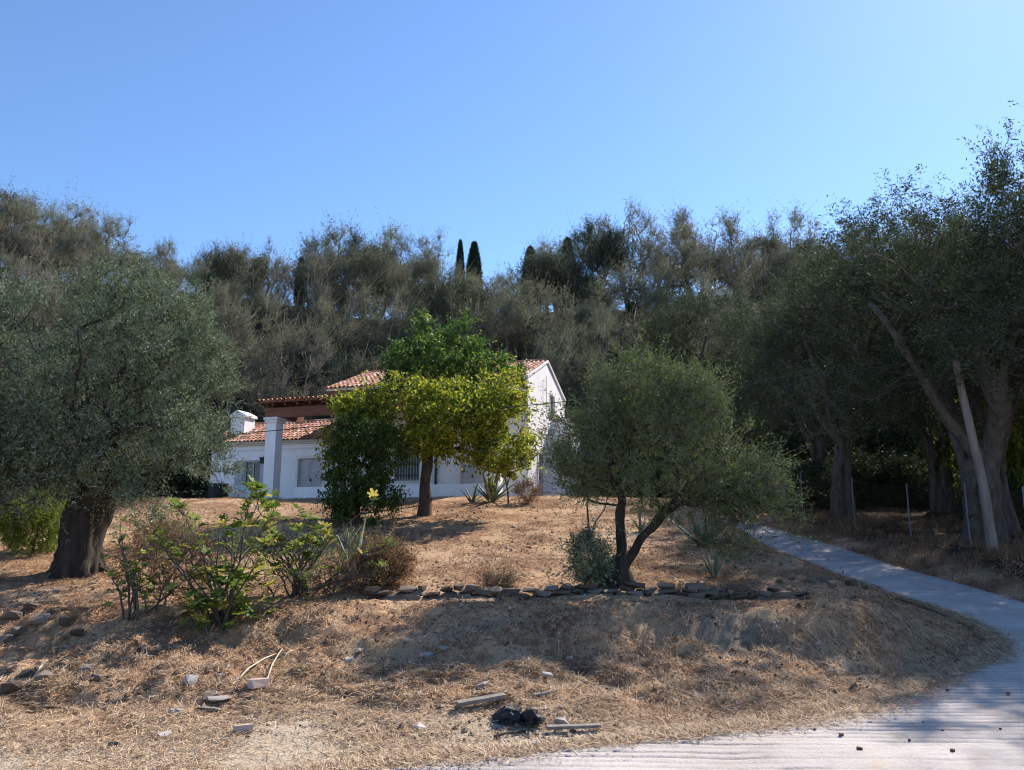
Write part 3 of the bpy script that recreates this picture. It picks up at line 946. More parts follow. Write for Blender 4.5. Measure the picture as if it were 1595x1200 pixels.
# tall old olives along the drive
def old_olive(seed, h, spread, base_r, lean=(0, 0), n=560, leaf='leaf_dark', low=0.38, leafs=17, bark='bark_grey'):
    rng = np.random.default_rng(seed)
    lx, ly = lean
    t0 = [(0, 0, 0), (0.02, 0, 0.5), (0.05 + lx * .1, ly * .1, 1.1), (0.0 + lx * .2, ly * .2, 1.8), (lx * .3, ly * .3, 2.5), (lx * .4, ly * .4, 3.1)]
    arms = []
    for k in range(4):
        a = k * 1.6 + seed
        dx, dy = math.cos(a), math.sin(a)
        pts = [(dx * base_r * .75, dy * base_r * .75, 0.05), (dx * base_r * .5 + lx * .1, dy * base_r * .5 + ly * .1, 0.9 + .2 * k), (dx * base_r * .55 + lx * .3, dy * base_r * .55 + ly * .3, 2.0)]
        for s in range(0, 5):
            f = s / 4
            pts.append((lx * (.4 + .6 * f) + dx * (base_r * .7 + spread * .42 * f) + rng.normal() * .12, ly * (.4 + .6 * f) + dy * (base_r * .7 + spread * .42 * f) + rng.normal() * .12, 2.7 + .3 * (k % 2) + (h * .72 - 2.7) * f))
        arms.append((pts, 0, 4))
    lobes = []
    for k in range(9):
        a = k * 2.4 + seed * 1.3
        rr = spread * (0.28 + 0.42 * rng.random())
        zz = h * (low + 0.17 + (0.86 - low - 0.17) * ((k * 0.37 + 0.1) % 1.0))
        lobes.append((lx + math.cos(a) * rr, ly + math.sin(a) * rr, zz, spread * .43, spread * .43, h * .135))
    for k in range(6):
        a = k * 1.05 + seed * .7
        lobes.append((lx + math.cos(a) * spread * .74, ly + math.sin(a) * spread * .74, h * (.40 + .1 * rng.random()), spread * .36, spread * .36, h * .11))
    lobes.append((lx, ly, h * .84, spread * .42, spread * .42, h * .13))
    lobes.append((lx * .8, ly, h * .64, spread * .7, spread * .7, h * .15))
    tr = np.array([base_r * 1.05, base_r * .8, base_r * .66, base_r * .55, base_r * .48, base_r * .4] + [base_r * .5, base_r * .42, base_r * .38, base_r * .34, base_r * .28, base_r * .22, base_r * .17, base_r * .13] * 4)
    return make_tree('olive_tree', seed, [(t0, -1, 5)] + arms, lobes, n, base_r * .7, 0.007, tr, bark, leaf, step=0.4, gap=0.5, gap_scale=0.6, flute=0.5, wander=0.13, shell=0.35,
                     twp=dict(n_tw=6, tw_len=0.55, n_leaf=leafs, leaf_len=0.11, leaf_w=0.032, up=0.45, out=0.35, spread=0.2, bare=0.1), thick_sides=16)


old_a = old_olive(3, 11.4, 4.6, 0.52, (0.0, 0.0), 820)
old_b = old_olive(8, 11.0, 4.4, 0.44, (-0.4, 0.2), 780)
plant('old_olive_tree', old_a, 'huge old olive tree with furrowed trunk behind the leaning wooden pole', 'tree', (13.0, 21.6, hgt(13.0, 21.6) - .1), 0.3, (1.05, 1.05, .85))
plant('old_olive_tree', old_b, 'tall old olive tree with several stems where the drive bends to the house', 'tree', (12.9, 30.5, hgt(12.9, 30.5) - .1), 2.0)
plant('old_olive_tree', old_b, 'old olive tree overhanging the lower end of the concrete drive', 'tree', (15.4, 19.4, hgt(15.4, 19.4) - .1), 4.1, (.95, .95, 1.22))
plant('old_olive_tree', old_a, 'old olive tree in the dark gap beyond the wire fence', 'tree', (18.2, 33.0, hgt(18.2, 33) - .1), 3.4)
plant('old_olive_tree', old_b, 'old olive tree filling the shade deep beyond the wire fence', 'tree', (23.0, 28.0, hgt(23.0, 28) - .1), 5.2, (1.05, 1.05, 1.05))
plant('old_olive_tree', old_a, 'old olive tree at the roadside past the lower end of the fence', 'tree', (19.0, 19.5, hgt(19, 19.5) - .1), 1.4, (1.05, 1.05, 1.05))

plant('old_olive_tree', old_b, 'old olive tree close behind the huge furrowed one', 'tree', (16.2, 26.0, hgt(16.2, 26) - .1), 0.9, (1.0, 1.0, 1.02))
plant('old_olive_tree', old_a, 'old olive tree standing back from the bend of the drive', 'tree', (14.6, 36.5, hgt(14.6, 36.5) - .1), 2.6, (1.0, 1.0, 1.05))
plant('old_olive_tree', old_b, 'old olive tree between the drive bend and the hill foot', 'tree', (9.6, 41.5, hgt(9.6, 41.5) - .1), 1.7, (.95, .95, .95))

# the wooded hillside
def wood_olive(seed, h, spread, leaf, bare, n=400, leafs=10, r=0.2):
    rng = np.random.default_rng(seed)
    bend = rng.normal(size=2) * 0.5
    z1 = h * 0.2
    t0 = [(0, 0, -0.4), (0, 0, 0.6), (bend[0] * .2, bend[1] * .2, z1 * .6), (bend[0] * .5, bend[1] * .5, z1)]
    arms = []
    for k in range(4):
        a = k * 1.57 + seed + rng.normal() * .3
        f0 = spread * (0.45 + 0.3 * rng.random())
        pts = []
        for s in range(1, 6):
            f = s / 5
            rad = f0 * (f ** 0.6)
            pts.append((bend[0] * .5 + math.cos(a + f * .5) * rad, bend[1] * .5 + math.sin(a + f * .5) * rad, z1 + (h * .8 - z1) * f))
        arms.append((pts, 3, 1))
    lobes = []
    for k in range(10):
        a = k * 2.4 + seed
        rr = spread * (0.2 + 0.6 * rng.random())
        zz = h * (0.40 + 0.34 * rng.random())
        lobes.append((math.cos(a) * rr, math.sin(a) * rr, zz, spread * .30, spread * .30, h * .12))
    for k in range(9):
        a = k * 2.1 + seed * 2
        q = spread * (.15 + .55 * rng.random())
        lobes.append((math.cos(a) * q, math.sin(a) * q, h * (.78 + .12 * rng.random()), spread * .13, spread * .13, h * .12))
    return make_tree('wood_olive', seed, [(t0, -1, 3)] + arms, lobes, n, r, 0.015, np.array([r * 1.5, r * 1.15, r, r * .95]), 'bark_pale', leaf, step=0.5, gap=0.62, gap_scale=0.6, flute=0.3, wander=0.15, shell=0.2,
                     twp=dict(n_tw=7, tw_len=0.8, n_leaf=leafs, leaf_len=0.13, leaf_w=0.042, up=1.1, out=0.2, tw_r=0.011, spread=0.22, bare=bare), thick_sides=9)


KINDS = [
    (wood_olive(51, 9.5, 3.6, 'leaf_wood', 0.2), 'grey-green airy olive tree'),
    (wood_olive(52, 9.0, 3.9, 'leaf_wood_brown', 0.35), 'brownish half-bare olive tree'),
    (wood_olive(53, 10.0, 3.4, 'leaf_wood', 0.28, 360), 'slender loose olive tree'),
    (wood_olive(54, 8.0, 3.8, 'leaf_dark', 0.1, 430, 14), 'dense dark olive tree'),
]
SKY = np.array([(-300, 300), (0, 300), (40, 298), (100, 328), (140, 345), (180, 362), (220, 378), (300, 388), (360, 392), (430, 366), (480, 376), (560, 356), (620, 372), (700, 368), (745, 425), (800, 415), (840, 380), (900, 366), (950, 334), (1050, 318), (1100, 312), (1200, 318), (1290, 312), (1340, 300), (1400, 262), (1900, 250)], dtype=float)
rngf = np.random.default_rng(77)


def sky_height(x, y, z0):
    """tree height that lifts its top to the skyline of the hill"""
    c, s = math.cos(PITCH), math.sin(PITCH)
    dpt = y * c
    px = W_PX / 2 + F_PX * x / (y * c + 12 * s)
    py = np.interp(px, SKY[:, 0], SKY[:, 1])
    return at(px, py, y).z - z0


rows = [(45.5, 4.4, 0.92), (51.5, 4.5, 0.95), (59, 4.8, 1.0), (67, 5.2, 1.0), (75, 5.4, 1.0)]
for ri, (y0, sp, sc) in enumerate(rows):
    half = y0 * 0.78 + 3
    x = -half + rngf.random() * sp
    while x < half:
        xx, yy = x + rngf.normal() * 0.9, y0 + rngf.normal() * 1.4
        x += sp
        z0 = hgt(xx, yy)
        if ri == 0:
            kidx = [3, 0, 1, 3, 2][int(rngf.integers(5))]
        else:
            kidx = [0, 2, 0, 3, 1, 0][int(rngf.integers(6))]
        meshes, lab = KINDS[kidx]
        hh = [9.5, 9.0, 10.0, 8.0][kidx]
        s = sc * (0.85 + 0.3 * rngf.random())
        lim = sky_height(xx, yy, z0) / hh
        s = min(s, lim * (0.96 + 0.06 * rngf.random()))
        if ri >= 3:
            s = min(max(s, min(lim, 1.35)), 1.35)
        if s < 0.45:
            continue
        wd = max(s, 0.8) * (0.9 + 0.25 * rngf.random())
        pxl = W_PX / 2 + F_PX * xx / (yy + 2)
        where = ['at the foot of the hill', 'low on the hill', 'midway up the hill', 'high on the hill', 'along the ridge'][ri]
        mark = 'uphill of the silvery olive' if pxl < 330 else 'behind the low wing' if pxl < 540 else 'behind the lemon tree' if pxl < 780 else 'behind the gable' if pxl < 960 else 'uphill of the bushy olive' if pxl < 1200 else 'uphill of the drive' if pxl < 1400 else 'beyond the wire fence'
        lab = lab + ' ' + where + ' ' + mark
        plant('hillside_olive_tree', meshes, lab, 'tree', (xx, yy, z0 - 0.1), rngf.random() * 6.28, (wd, wd, s), 'olive trees on the wooded hillside behind the house')

# cypresses on the ridge
def cypress(seed, h, r):
    rng = np.random.default_rng(seed)
    n = 9000
    u = rng.random(n)
    rad = r * np.sin(np.pi * np.clip(u * 0.93 + 0.07, 0, 1)) ** 0.65 * (1 - 0.35 * u)
    th = rng.random(n) * 6.28
    q = rng.random(n) ** 0.35
    lump = 0.8 + 0.4 * noise3(np.stack([np.cos(th) * 1.6, np.sin(th) * 1.6, u * 9], -1), seed)
    p = np.stack([np.cos(th) * rad * q * lump, np.sin(th) * rad * q * lump, 0.3 + u * (h - 0.3)], -1)
    d = unit(np.stack([np.cos(th) * .35, np.sin(th) * .35, np.ones(n)], -1) + rng.normal(size=(n, 3)) * .25)
    w = unit(np.cross(d, rng.normal(size=(n, 3))))
    L = 0.32 + 0.25 * rng.random(n)
    W = 0.10
    mid = p + d * (L * .5)[:, None]
    LV = np.stack([p, mid - w * W * .5, p + d * L[:, None], mid + w * W * .5], 1).reshape(-1, 3)
    j = np.arange(n) * 4
    mb = MB()
    mb.tube([(0, 0, -.5), (0, 0, h * .5), (0, 0, h * .95)], [0.16, 0.1, 0.02], 7)
    return mb.mesh('trunk', M['bark_dark'], True), make_mesh('crown', LV, [np.stack([j, j + 1, j + 2, j + 3], -1)], [M['leaf_cypress']])


cy = cypress(5, 9.0, 0.95)
for px, top, Y, w, lab in [(717, 378, 82, 0.62, 'slim dark cypress on the ridge, thinner of a close pair'), (739, 381, 82.6, 1.05, 'stout dark cypress on the ridge beside a thinner one'),
                           (826, 388, 80, 1.1, 'dark cypress on the ridge among brown olive crowns'),                            (884, 376, 76, 1.1, 'dark cypress on the ridge among brown olive crowns'), 
                           (470, 404, 78, 0.7, 'dark cypress tip between pale airy olive crowns'), (404, 408, 78, 0.6, 'dark cypress tip between pale airy olive crowns'),
                           (985, 480, 50, 1.2, 'dark cypress standing amid the olives behind the house roof')]:
    tp = at(px, top, Y)
    z0 = hgt(tp.x, Y)
    sc_z = max(0.55, (tp.z - z0) / 9.0)
    plant('cypress_tree', cy, lab, 'tree', (tp.x, Y, tp.z - 9.0 * sc_z), px * 0.7, (w, w, sc_z), 'cypresses on the hillside')

# undergrowth shrubs at the foot of the hill
shr = make_tree('shrub', 61, [([(0, 0, 0), (0, 0, 0.3)], -1, 1)], [(0, 0, 0.9, 1.3, 1.3, 0.8), (0.7, 0.2, 1.3, 0.8, 0.8, 0.6), (-0.7, -.2, 1.1, 0.8, 0.8, 0.6)], 200, 0.06, 0.006, None, 'bark_dark', 'leaf_dark',
                step=0.3, gap=0.4, twp=dict(n_tw=6, tw_len=0.4, n_leaf=12, leaf_len=0.12, leaf_w=0.045, up=0.4, spread=0.16))
shr_b = (shr[0], shr[1].copy())
shr_b[1].materials.clear(); shr_b[1].materials.append(M['leaf_bright'])
for i in range(40):
    xx = -38 + i * 1.9 + rngf.normal() * .6
    yy = 43.2 + rngf.normal() * .8 + (0 if xx < 8 else -2.0)
    s = 1.1 + 0.7 * rngf.random()
    mark = 'behind the silvery olive' if xx < -18 else 'behind the low wing' if xx < -8 else 'behind the main house' if xx < 3 else 'behind the bushy olive' if xx < 12 else 'past the fence'
    size = 'big ' if s > 1.55 else 'small ' if s < 1.3 else ''
    plant('undergrowth_shrub', shr, size + 'dark leafy shrub at the foot of the wooded hill ' + mark, 'shrub', stand(xx, yy, -.1), rngf.random() * 6, (s, s, s * (0.9 + .5 * rngf.random())), 'shrubs at the foot of the hill')
for i, (xx, yy, s) in enumerate([(13.6, 35.5, 1.1), (15.8, 37, 1.3), (18.5, 36.0, 1.2), (20.5, 33.0, 1.2), (24, 35, 1.5), (21.5, 38.5, 1.6), (11.0, 39.5, 1.3), (26, 31, 1.4), (17.5, 28.5, .8)]):
    lab = ['dark shrub behind the multi-stemmed olive at the drive bend', 'dark shrub beside the olive standing back from the bend', 'dark shrub behind the olive in the dark gap', 'dark shrub before the olive in the dark gap',
           'broad dark shrub deep in the shade past the fence', 'tallest dark shrub deep in the shade past the fence', 'dark shrub by the olive between bend and hill foot', 'dark shrub behind the olive filling the deep shade', 'smallest dark shrub just past the wire fence'][i]
    plant('undergrowth_shrub', shr, lab, 'shrub', stand(xx, yy, -.1), i * 1.3, (s, s, s), 'shrubs beyond the wire fence')
for xx, yy, s in [(19.2, 28.5, 1.15), (20.2, 31.5, 1.5)]:
    plant('bright_shrub', shr_b, 'sunlit yellow-green bush beyond the old olive and the fence', 'shrub', stand(xx, yy, -.1), xx, (s, s, s * 2.0), 'sunlit bushes beyond the fence')
plant('bright_shrub', shr_b, 'small light green bush beside the trunk of the silvery olive', 'shrub', stand(-10.9, 18.0, -.05), 1.0, (.52, .52, .72))


# ------------------------------------------------------------------ house
def hrect_wall(mb, axis, pos, th, a0, a1, z0, z1, holes):
    """wall in the plane axis=pos .. pos+th with rectangular openings (a0,a1,z0,z1)"""
    us = sorted({a0, a1, *[h[0] for h in holes], *[h[1] for h in holes]})
    for i in range(len(us) - 1):
        u0, u1 = us[i], us[i + 1]
        um = (u0 + u1) / 2
        cuts = sorted([(h[2], h[3]) for h in holes if h[0] < um < h[1]])
        z = z0
        spans = []
        for c0, c1 in cuts:
            if c0 > z:
                spans.append((z, c0))
            z = c1
        if z < z1:
            spans.append((z, z1))
        for s0, s1 in spans:
            if axis == 'y':
                mb.box(u0, u1, pos, pos + th, s0, s1)
            else:
                mb.box(pos, pos + th, u0, u1, s0, s1)


house = thing('white_house', 'white plastered house with terracotta roofs, pillared veranda and lower side wing on the rise', 'house', (HOUSE_C[0], HOUSE_C[1], HOUSE_Z), HOUSE_R)
EV, RG, DEP = 5.1, 6.35, 6.3
# main two-storey block
win_f = (-6.1, -4.9, 0.9, 2.35)
win_u = (-7.6, -6.7, 2.0, 2.01)
door_g = (1.5, 2.75, 0.0, 2.1)
win_g = (3.5, 4.5, 4.0, 5.05)
w = MB()
hrect_wall(w, 'y', 0.0, 0.3, -9.2, 0.0, -0.6, EV, [win_f, (-3.0, -1.9, 0.0, 2.2)])
hrect_wall(w, 'y', DEP - 0.3, 0.3, -9.2, 0.0, -0.6, EV, [])
hrect_wall(w, 'x', -0.3, 0.3, 0.3, DEP - 0.3, -0.6, EV, [door_g, win_g])
hrect_wall(w, 'x', -9.2, 0.3, 0.3, DEP - 0.3, -0.6, EV, [])
for x0 in (-0.3, -9.2):
    w.prism([(x0, 0.0, EV), (x0, DEP, EV), (x0, DEP / 2, RG)], (0.3, 0, 0))
w.build('wall', M['plaster'], house)
ext = MB()
ext.box(0.0, 0.8, 3.9, 6.2, -0.6, 3.9)
ext.build('bay_wall', M['plaster'], house)
vg = MB()
for x0, x1 in ((-0.02, 0.06),):
    for s in (1, -1):
        y0, y1 = (-0.12, DEP / 2) if s == 1 else (DEP + 0.12, DEP / 2)
        zl = EV - 0.05
        vg.prism([(x0, y0, zl + 0.05), (x0, y0, zl + 0.16), (x0, y1, RG + 0.19), (x0, y1, RG + 0.08)], (x1 - x0, 0, 0))
vg.build('verge', M['plaster_trim'], house)


def tile_mesh(name, mat, L=0.42, r0=0.088, r1=0.105, n=6, th=0.014):
    V, Qd = [], []
    for (yy, r) in ((0, r1), (L, r0)):
        for rr in (r, r - th):
            for i in range(n + 1):
                a = math.pi * i / n
                V.append((math.cos(a) * rr, yy, math.sin(a) * rr * 0.8))
    k = n + 1
    for i in range(n):
        Qd.append([i, i + 1, 2 * k + i + 1, 2 * k + i])
        Qd.append([k + i, 3 * k + i, 3 * k + i + 1, k + i + 1])
        Qd.append([i, k + i, k + i + 1, i + 1])
    return np.array(V), np.array(Qd)


TV_, TQ_ = tile_mesh('tile', None)
TILE = make_mesh('tile', TV_, [TQ_], [M['tile']], smooth=False)


def roof_plane(parent_part, x0, x1, ye, ze, yr, zr, single, pitch_x=0.22, exposure=0.36, seed=0):
    """lay barrel tiles from the eave (ye, ze) to the ridge (yr, zr); single(col, row) -> own object, others joined"""
    rng = random.Random(seed)
    dy, dz = yr - ye, zr - ze
    L = math.hypot(dy, dz)
    ncol = int(round((x1 - x0) / pitch_x))
    nrow = int(math.ceil(L / exposure))
    joined = MB()
    uy, uz = dy / L, dz / L
    ang = math.atan2(uz, abs(uy))
    for c in range(ncol):
        xc = x0 + (c + 0.5) * (x1 - x0) / ncol
        for r in range(nrow):
            s = r * exposure - 0.06
            if s + 0.42 > L + 0.1:
                s = L + 0.06 - 0.42
            yy, zz = ye + uy * s, ze + uz * s
            jx, jr = rng.uniform(-.008, .008), rng.uniform(-.03, .03)
            lift = 0.03 + 0.016 * (nrow - r) / nrow * 0 + 0.002 * (r % 2)
            mat = Matrix.Translation((xc + jx, yy, zz + lift)) @ Matrix.Rotation(0 if uy > 0 else math.pi, 4, 'Z') @ Matrix.Rotation(ang, 4, 'X') @ Matrix.Rotation(jr, 4, 'Z') @ Matrix.Rotation(-0.035, 4, 'X')
            if single(c, r, ncol, nrow):
                o = link('tile', TILE, parent_part)
                o.matrix_local = mat
            else:
                P = np.array([mat @ Vector(v) for v in TV_])
                joined.add(P, quads=TQ_)
    if joined.n:
        kind(joined.build('tile_courses', M['tile_stuff'], parent_part), 'stuff')


rf = MB()
for s in (1, -1):
    ye = -0.35 if s == 1 else DEP + 0.35
    ze = EV - 0.35 * (RG - EV) / (DEP / 2) + 0.05
    rf.prism([(-9.45, ye, ze), (-9.45, ye, ze + 0.10), (-9.45, DEP / 2, RG + 0.14), (-9.45, DEP / 2, RG + 0.04)], (9.45 - 0.03, 0, 0))
roof = rf.build('roof', M['mortar'], house)
ze = EV - 0.35 * (RG - EV) / (DEP / 2) + 0.15
roof_plane(roof, -9.5, -0.05, -0.38, ze, DEP / 2, RG + 0.14, lambda c, r, nc_, nr_: c < 14 or c >= nc_ - 14, seed=1)
roof_plane(roof, -9.5, -0.05, DEP + 0.38, ze, DEP / 2, RG + 0.14, lambda *a: False, seed=2)
for i in range(24):
    o = link('ridge_tile', TILE, roof, (-9.45 + i * 0.392, DEP / 2, RG + 0.19), (0, 0, -math.pi / 2), (1.25, 1.05, 1.2))
fa = MB()
fa.box(-9.3, -0.1, -0.30, -0.02, EV - 0.22, EV - 0.10)
fa.build('eave_board', M['wood_red'], house)

# veranda along the front
VX0, VX1, VY, VZF, VZB = -11.2, -0.05, -3.0, 4.12, 4.42
vr = MB()
vr.prism([(VX0, VY, VZF), (VX0, VY, VZF + 0.05), (VX0, -0.02, VZB + 0.05), (VX0, -0.02, VZB)], (VX1 - VX0, 0, 0))
vroof = vr.build('veranda_roof', M['wood_red'], house)
roof_plane(vroof, VX0, VX1, VY - 0.04, VZF + 0.06, -0.05, VZB + 0.06, lambda c, r, a, b: r <= 2, seed=3)
for i in range(19):
    xx = VX0 + 0.15 + i * (VX1 - VX0 - 0.3) / 18
    r_ = MB()
    r_.prism([(xx - .04, VY + 0.08, VZF - 0.125), (xx - .04, VY + 0.08, VZF - 0.004), (xx - .04, -0.03, VZB - 0.004), (xx - .04, -0.03, VZB - 0.125)], (0.08, 0, 0))
    r_.build('rafter', M['wood_red'], house)
b_ = MB()
b_.box(VX0 + 0.25, VX1 - 0.05, -2.72, -2.48, 3.52, 3.94)
b_.build('front_beam', M['wood_red'], house)
b_ = MB()
b_.box(VX0 + 0.28, VX0 + 0.48, -2.47, -0.1, 3.62, 4.06)
b_.build('side_beam', M['wood_red'], house)
for xx in (-10.5, -5.5, -0.55):
    p_ = MB()
    p_.box(xx - .25, xx + .25, -2.85, -2.35, -0.5, 3.28)
    po = p_.build('pillar', M['plaster'], house)
    c_ = MB()
    c_.box(xx - .30, xx + .30, -2.90, -2.30, 3.282, 3.40)
    c_.box(xx - .34, xx + .34, -2.94, -2.26, 3.401, 3.515)
    c_.build('capital', M['plaster_trim'], po)
pp = MB()
pp.box(-9.3, -5.85, -2.70, -2.48, -0.5, 0.55)
pp.box(-5.15, -0.9, -2.70, -2.48, -0.5, 0.55)
pp.build('parapet_wall', M['plaster'], house)


def window(parent, axis, a0, a1, z0, z1, face, out, shutters=True, grille=False):
    """frame, panes and shutters set in an opening; out = -1 / +1 direction of the outer face"""
    f = MB()
    t = 0.07

    def bx(mb, u0, u1, d0, d1, zz0, zz1):
        d0, d1 = sorted((face + out * d0, face + out * d1))
        if axis == 'y':
            mb.box(u0, u1, d0, d1, zz0, zz1)
        else:
            mb.box(d0, d1, u0, u1, zz0, zz1)
    bx(f, a0, a0 + t, -0.16, -0.08, z0, z1); bx(f, a1 - t, a1, -0.16, -0.08, z0, z1)
    bx(f, a0 + t, a1 - t, -0.16, -0.08, z0, z0 + t); bx(f, a0 + t, a1 - t, -0.16, -0.08, z1 - t, z1)
    um = (a0 + a1) / 2
    bx(f, um - .03, um + .03, -0.155, -0.085, z0 + t, z1 - t)
    wo = f.build('window', M['shutter'], parent)
    for u0, u1 in ((a0 + t, um - .03), (um + .03, a1 - t)):
        g = MB(); bx(g, u0, u1, -0.13, -0.12, z0 + t, z1 - t)
        g.build('pane', M['glass'], wo)
    s = MB(); bx(s, a0 - .06, a1 + .06, -0.05, 0.06, z0 - .06, z0 - .002)
    s.build('sill', M['plaster_trim'], wo)
    if shutters:
        for u0, u1 in ((a0 - (a1 - a0) * .5 - .02, a0 - .02), (a1 + .02, a1 + (a1 - a0) * .5 + .02)):
            h = MB(); bx(h, u0, u1, 0.012, 0.05, z0, z1)
            so = h.build('shutter', M['shutter'], wo)
            for kz in range(2):
                q = MB(); zz = z0 + .1 + kz * (z1 - z0) / 2
                bx(q, u0 + .06, u1 - .06, 0.051, 0.062, zz, zz + (z1 - z0) / 2 - .2)
                q.build('panel', M['shutter'], wo)
    if grille:
        q = MB()
        nb = 9
        for i in range(nb):
            u = a0 + (a1 - a0) * (i + .5) / nb
            bx(q, u - .01, u + .01, -0.03, -0.01, z0, z1)
        for z in (z0 + .25, (z0 + z1) / 2, z1 - .25):
            bx(q, a0, a1, -0.034, -0.031, z - .012, z + .012)
        q.build('grille', M['iron'], wo)
    return wo


def door(parent, axis, a0, a1, z0, z1, face, out, leaves=2):
    f = MB()

    def bx(mb, u0, u1, d0, d1, zz0, zz1):
        d0, d1 = sorted((face + out * d0, face + out * d1))
        if axis == 'y':
            mb.box(u0, u1, d0, d1, zz0, zz1)
        else:
            mb.box(d0, d1, u0, u1, zz0, zz1)
    # plaster surround
    bx(f, a0 - .14, a0 - .002, 0.002, 0.035, z0, z1 + .14)
    bx(f, a1 + .002, a1 + .14, 0.002, 0.035, z0, z1 + .14)
    bx(f, a0 - .001, a1 + .001, 0.002, 0.035, z1 + .002, z1 + .14)
    do = f.build('door', M['plaster_trim'], parent)
    wl_ = (a1 - a0) / leaves
    for i in range(leaves):
        u0, u1 = a0 + i * wl_ + .004, a0 + (i + 1) * wl_ - .004
        q = MB()
        bx(q, u0, u1, -0.18, -0.13, z0, z1 - .01)
        for zz0, zz1 in ((z0 + .15, z0 + .85), (z0 + 1.0, z1 - .15)):
            bx(q, u0 + .10, u1 - .10, -0.129, -0.11, zz0, zz1)
            bx(q, u0 + .16, u1 - .16, -0.109, -0.10, zz0 + .06, zz1 - .06)
        q.build('door_leaf', M['shutter'], do)
    h = MB()
    um = (a0 + a1) / 2
    bx(h, um - .05, um - .02, -0.128, -0.06, z0 + 1.0, z0 + 1.12)
    h.build('handle', M['iron'], do)
    return do


window(house, 'y', *win_f, 0.0, -1, False, True)
door(house, 'y', -3.0, -1.9, 0.0, 2.2, 0.0, -1)
door(house, 'x', *door_g, 0.0, 1, 2)
window(house, 'x', *win_g, 0.0, 1, False)
window_hidden = None

# lower side wing
AX0, AX1, AY0, AY1, AE, AR = -16.0, -9.2, 0.3, 4.7, 2.9, 3.95
w = MB()
a_door = (-11.15, -9.85, 0.0, 2.05)
a_win = (-14.1, -13.2, 0.9, 2.05)
hrect_wall(w, 'y', AY0, 0.3, AX0, AX1 - .002, -0.6, AE, [a_door, a_win])
hrect_wall(w, 'y', AY1 - .3, 0.3, AX0, AX1 - .002, -0.6, AE, [])
hrect_wall(w, 'x', AX0, 0.3, AY0 + .3, AY1 - .3, -0.6, AE, [])
ym = (AY0 + AY1) / 2
w.prism([(AX0, AY0, AE), (AX0, AY1, AE), (AX0, ym, AR)], (0.3, 0, 0))
w.build('wing_wall', M['plaster'], house)
cb = MB()
cb.box(AX0 - .03, AX1 - .01, AY0 - .035, AY0 - .002, 2.50, 2.56)
cb.box(AX0 - .05, AX1 - .01, AY0 - .16, AY0 - .003, 2.74, 2.88)
cb.build('cornice', M['plaster_trim'], house)
ar = MB()
sl = (AR - AE) / (ym - AY0)
for s in (1, -1):
    ye = AY0 - .3 if s == 1 else AY1 + .3
    z_e = AE - .3 * sl + .04
    ar.prism([(AX0 - .2, ye, z_e), (AX0 - .2, ye, z_e + .09), (AX0 - .2, ym, AR + .13), (AX0 - .2, ym, AR + .04)], (AX1 - .02 - AX0 + .2, 0, 0))
aroof = ar.build('wing_roof', M['mortar'], house)
roof_plane(aroof, AX0 - .2, AX1 - .03, AY0 - .33, AE - .3 * sl + .13, ym, AR + .13, lambda *a: True, seed=4)
roof_plane(aroof, AX0 - .2, AX1 - .03, AY1 + .33, AE - .3 * sl + .13, ym, AR + .13, lambda *a: False, seed=5)
for i in range(17):
    link('ridge_tile', TILE, aroof, (AX0 - .15 + i * 0.4, ym, AR + .17), (0, 0, -math.pi / 2), (1.25, 1.05, 1.2))
window(house, 'y', *a_win, AY0, -1, True)
door(house, 'y', *a_door, AY0, -1, 2)
ch = MB()
ch.box(-15.5, -14.7, 0.9, 1.7, 2.9, 4.25)
ch.prism([(-15.58, 0.82, 4.251), (-14.62, 0.82, 4.251), (-14.62, 0.82, 4.36), (-15.1, 0.82, 4.6), (-15.58, 0.82, 4.36)], (0, 0.96, 0))
ch.build('chimney', M['plaster'], house)
lp = MB()
lp.box(-12.93, -12.87, AY0 - .05, AY0 - .002, 2.0, 2.2)
lp.tube([(-12.9, AY0 - .03, 2.15), (-12.9, AY0 - .2, 2.22), (-12.9, AY0 - .26, 2.12)], 0.015, 5)
lp.prism([(-13.0, AY0 - .36, 1.86), (-12.8, AY0 - .36, 1.86), (-12.8, AY0 - .16, 1.86), (-13.0, AY0 - .16, 1.86)], (0, 0, 0.24))
lp.prism([(-13.03, AY0 - .39, 2.101), (-12.77, AY0 - .39, 2.101), (-12.77, AY0 - .13, 2.101), (-13.03, AY0 - .13, 2.101)], (0, 0, 0.04))
lp.build('wall_lantern', M['iron'], house)
dp = MB()
dp.tube([(-4.1, -0.08, 0.1), (-4.1, -0.08, 4.3)], 0.05, 8)
dp.build('drainpipe', M['iron'], house)
tv = MB()
tv.tube([(0.10, 2.6, 4.0), (0.10, 2.6, 5.7)], 0.012, 6)
tv.build('conduit', M['zinc'], house)

# dark tub in front of the wing
tubp = Matrix.Translation((HOUSE_C[0], HOUSE_C[1], HOUSE_Z)) @ Matrix.Rotation(HOUSE_R, 4, 'Z') @ Vector((-14.5, -0.9, 0))
tb = MB()
a_ = np.linspace(0, 2 * math.pi, 17)[:-1]
tb.tube([(0, 0, -.05), (0, 0, .1), (0, 0, .45), (0, 0, .8), (0, 0, .9), (0, 0, .88), (0, 0, .7)], [.34, .4, .46, .43, .44, .38, .30], 16)
tag(tb.build('garden_tub', M['iron'], None, True, loc=(tubp.x, tubp.y, tubp.z)), 'dark round garden tub standing before the shuttered window', 'tub')

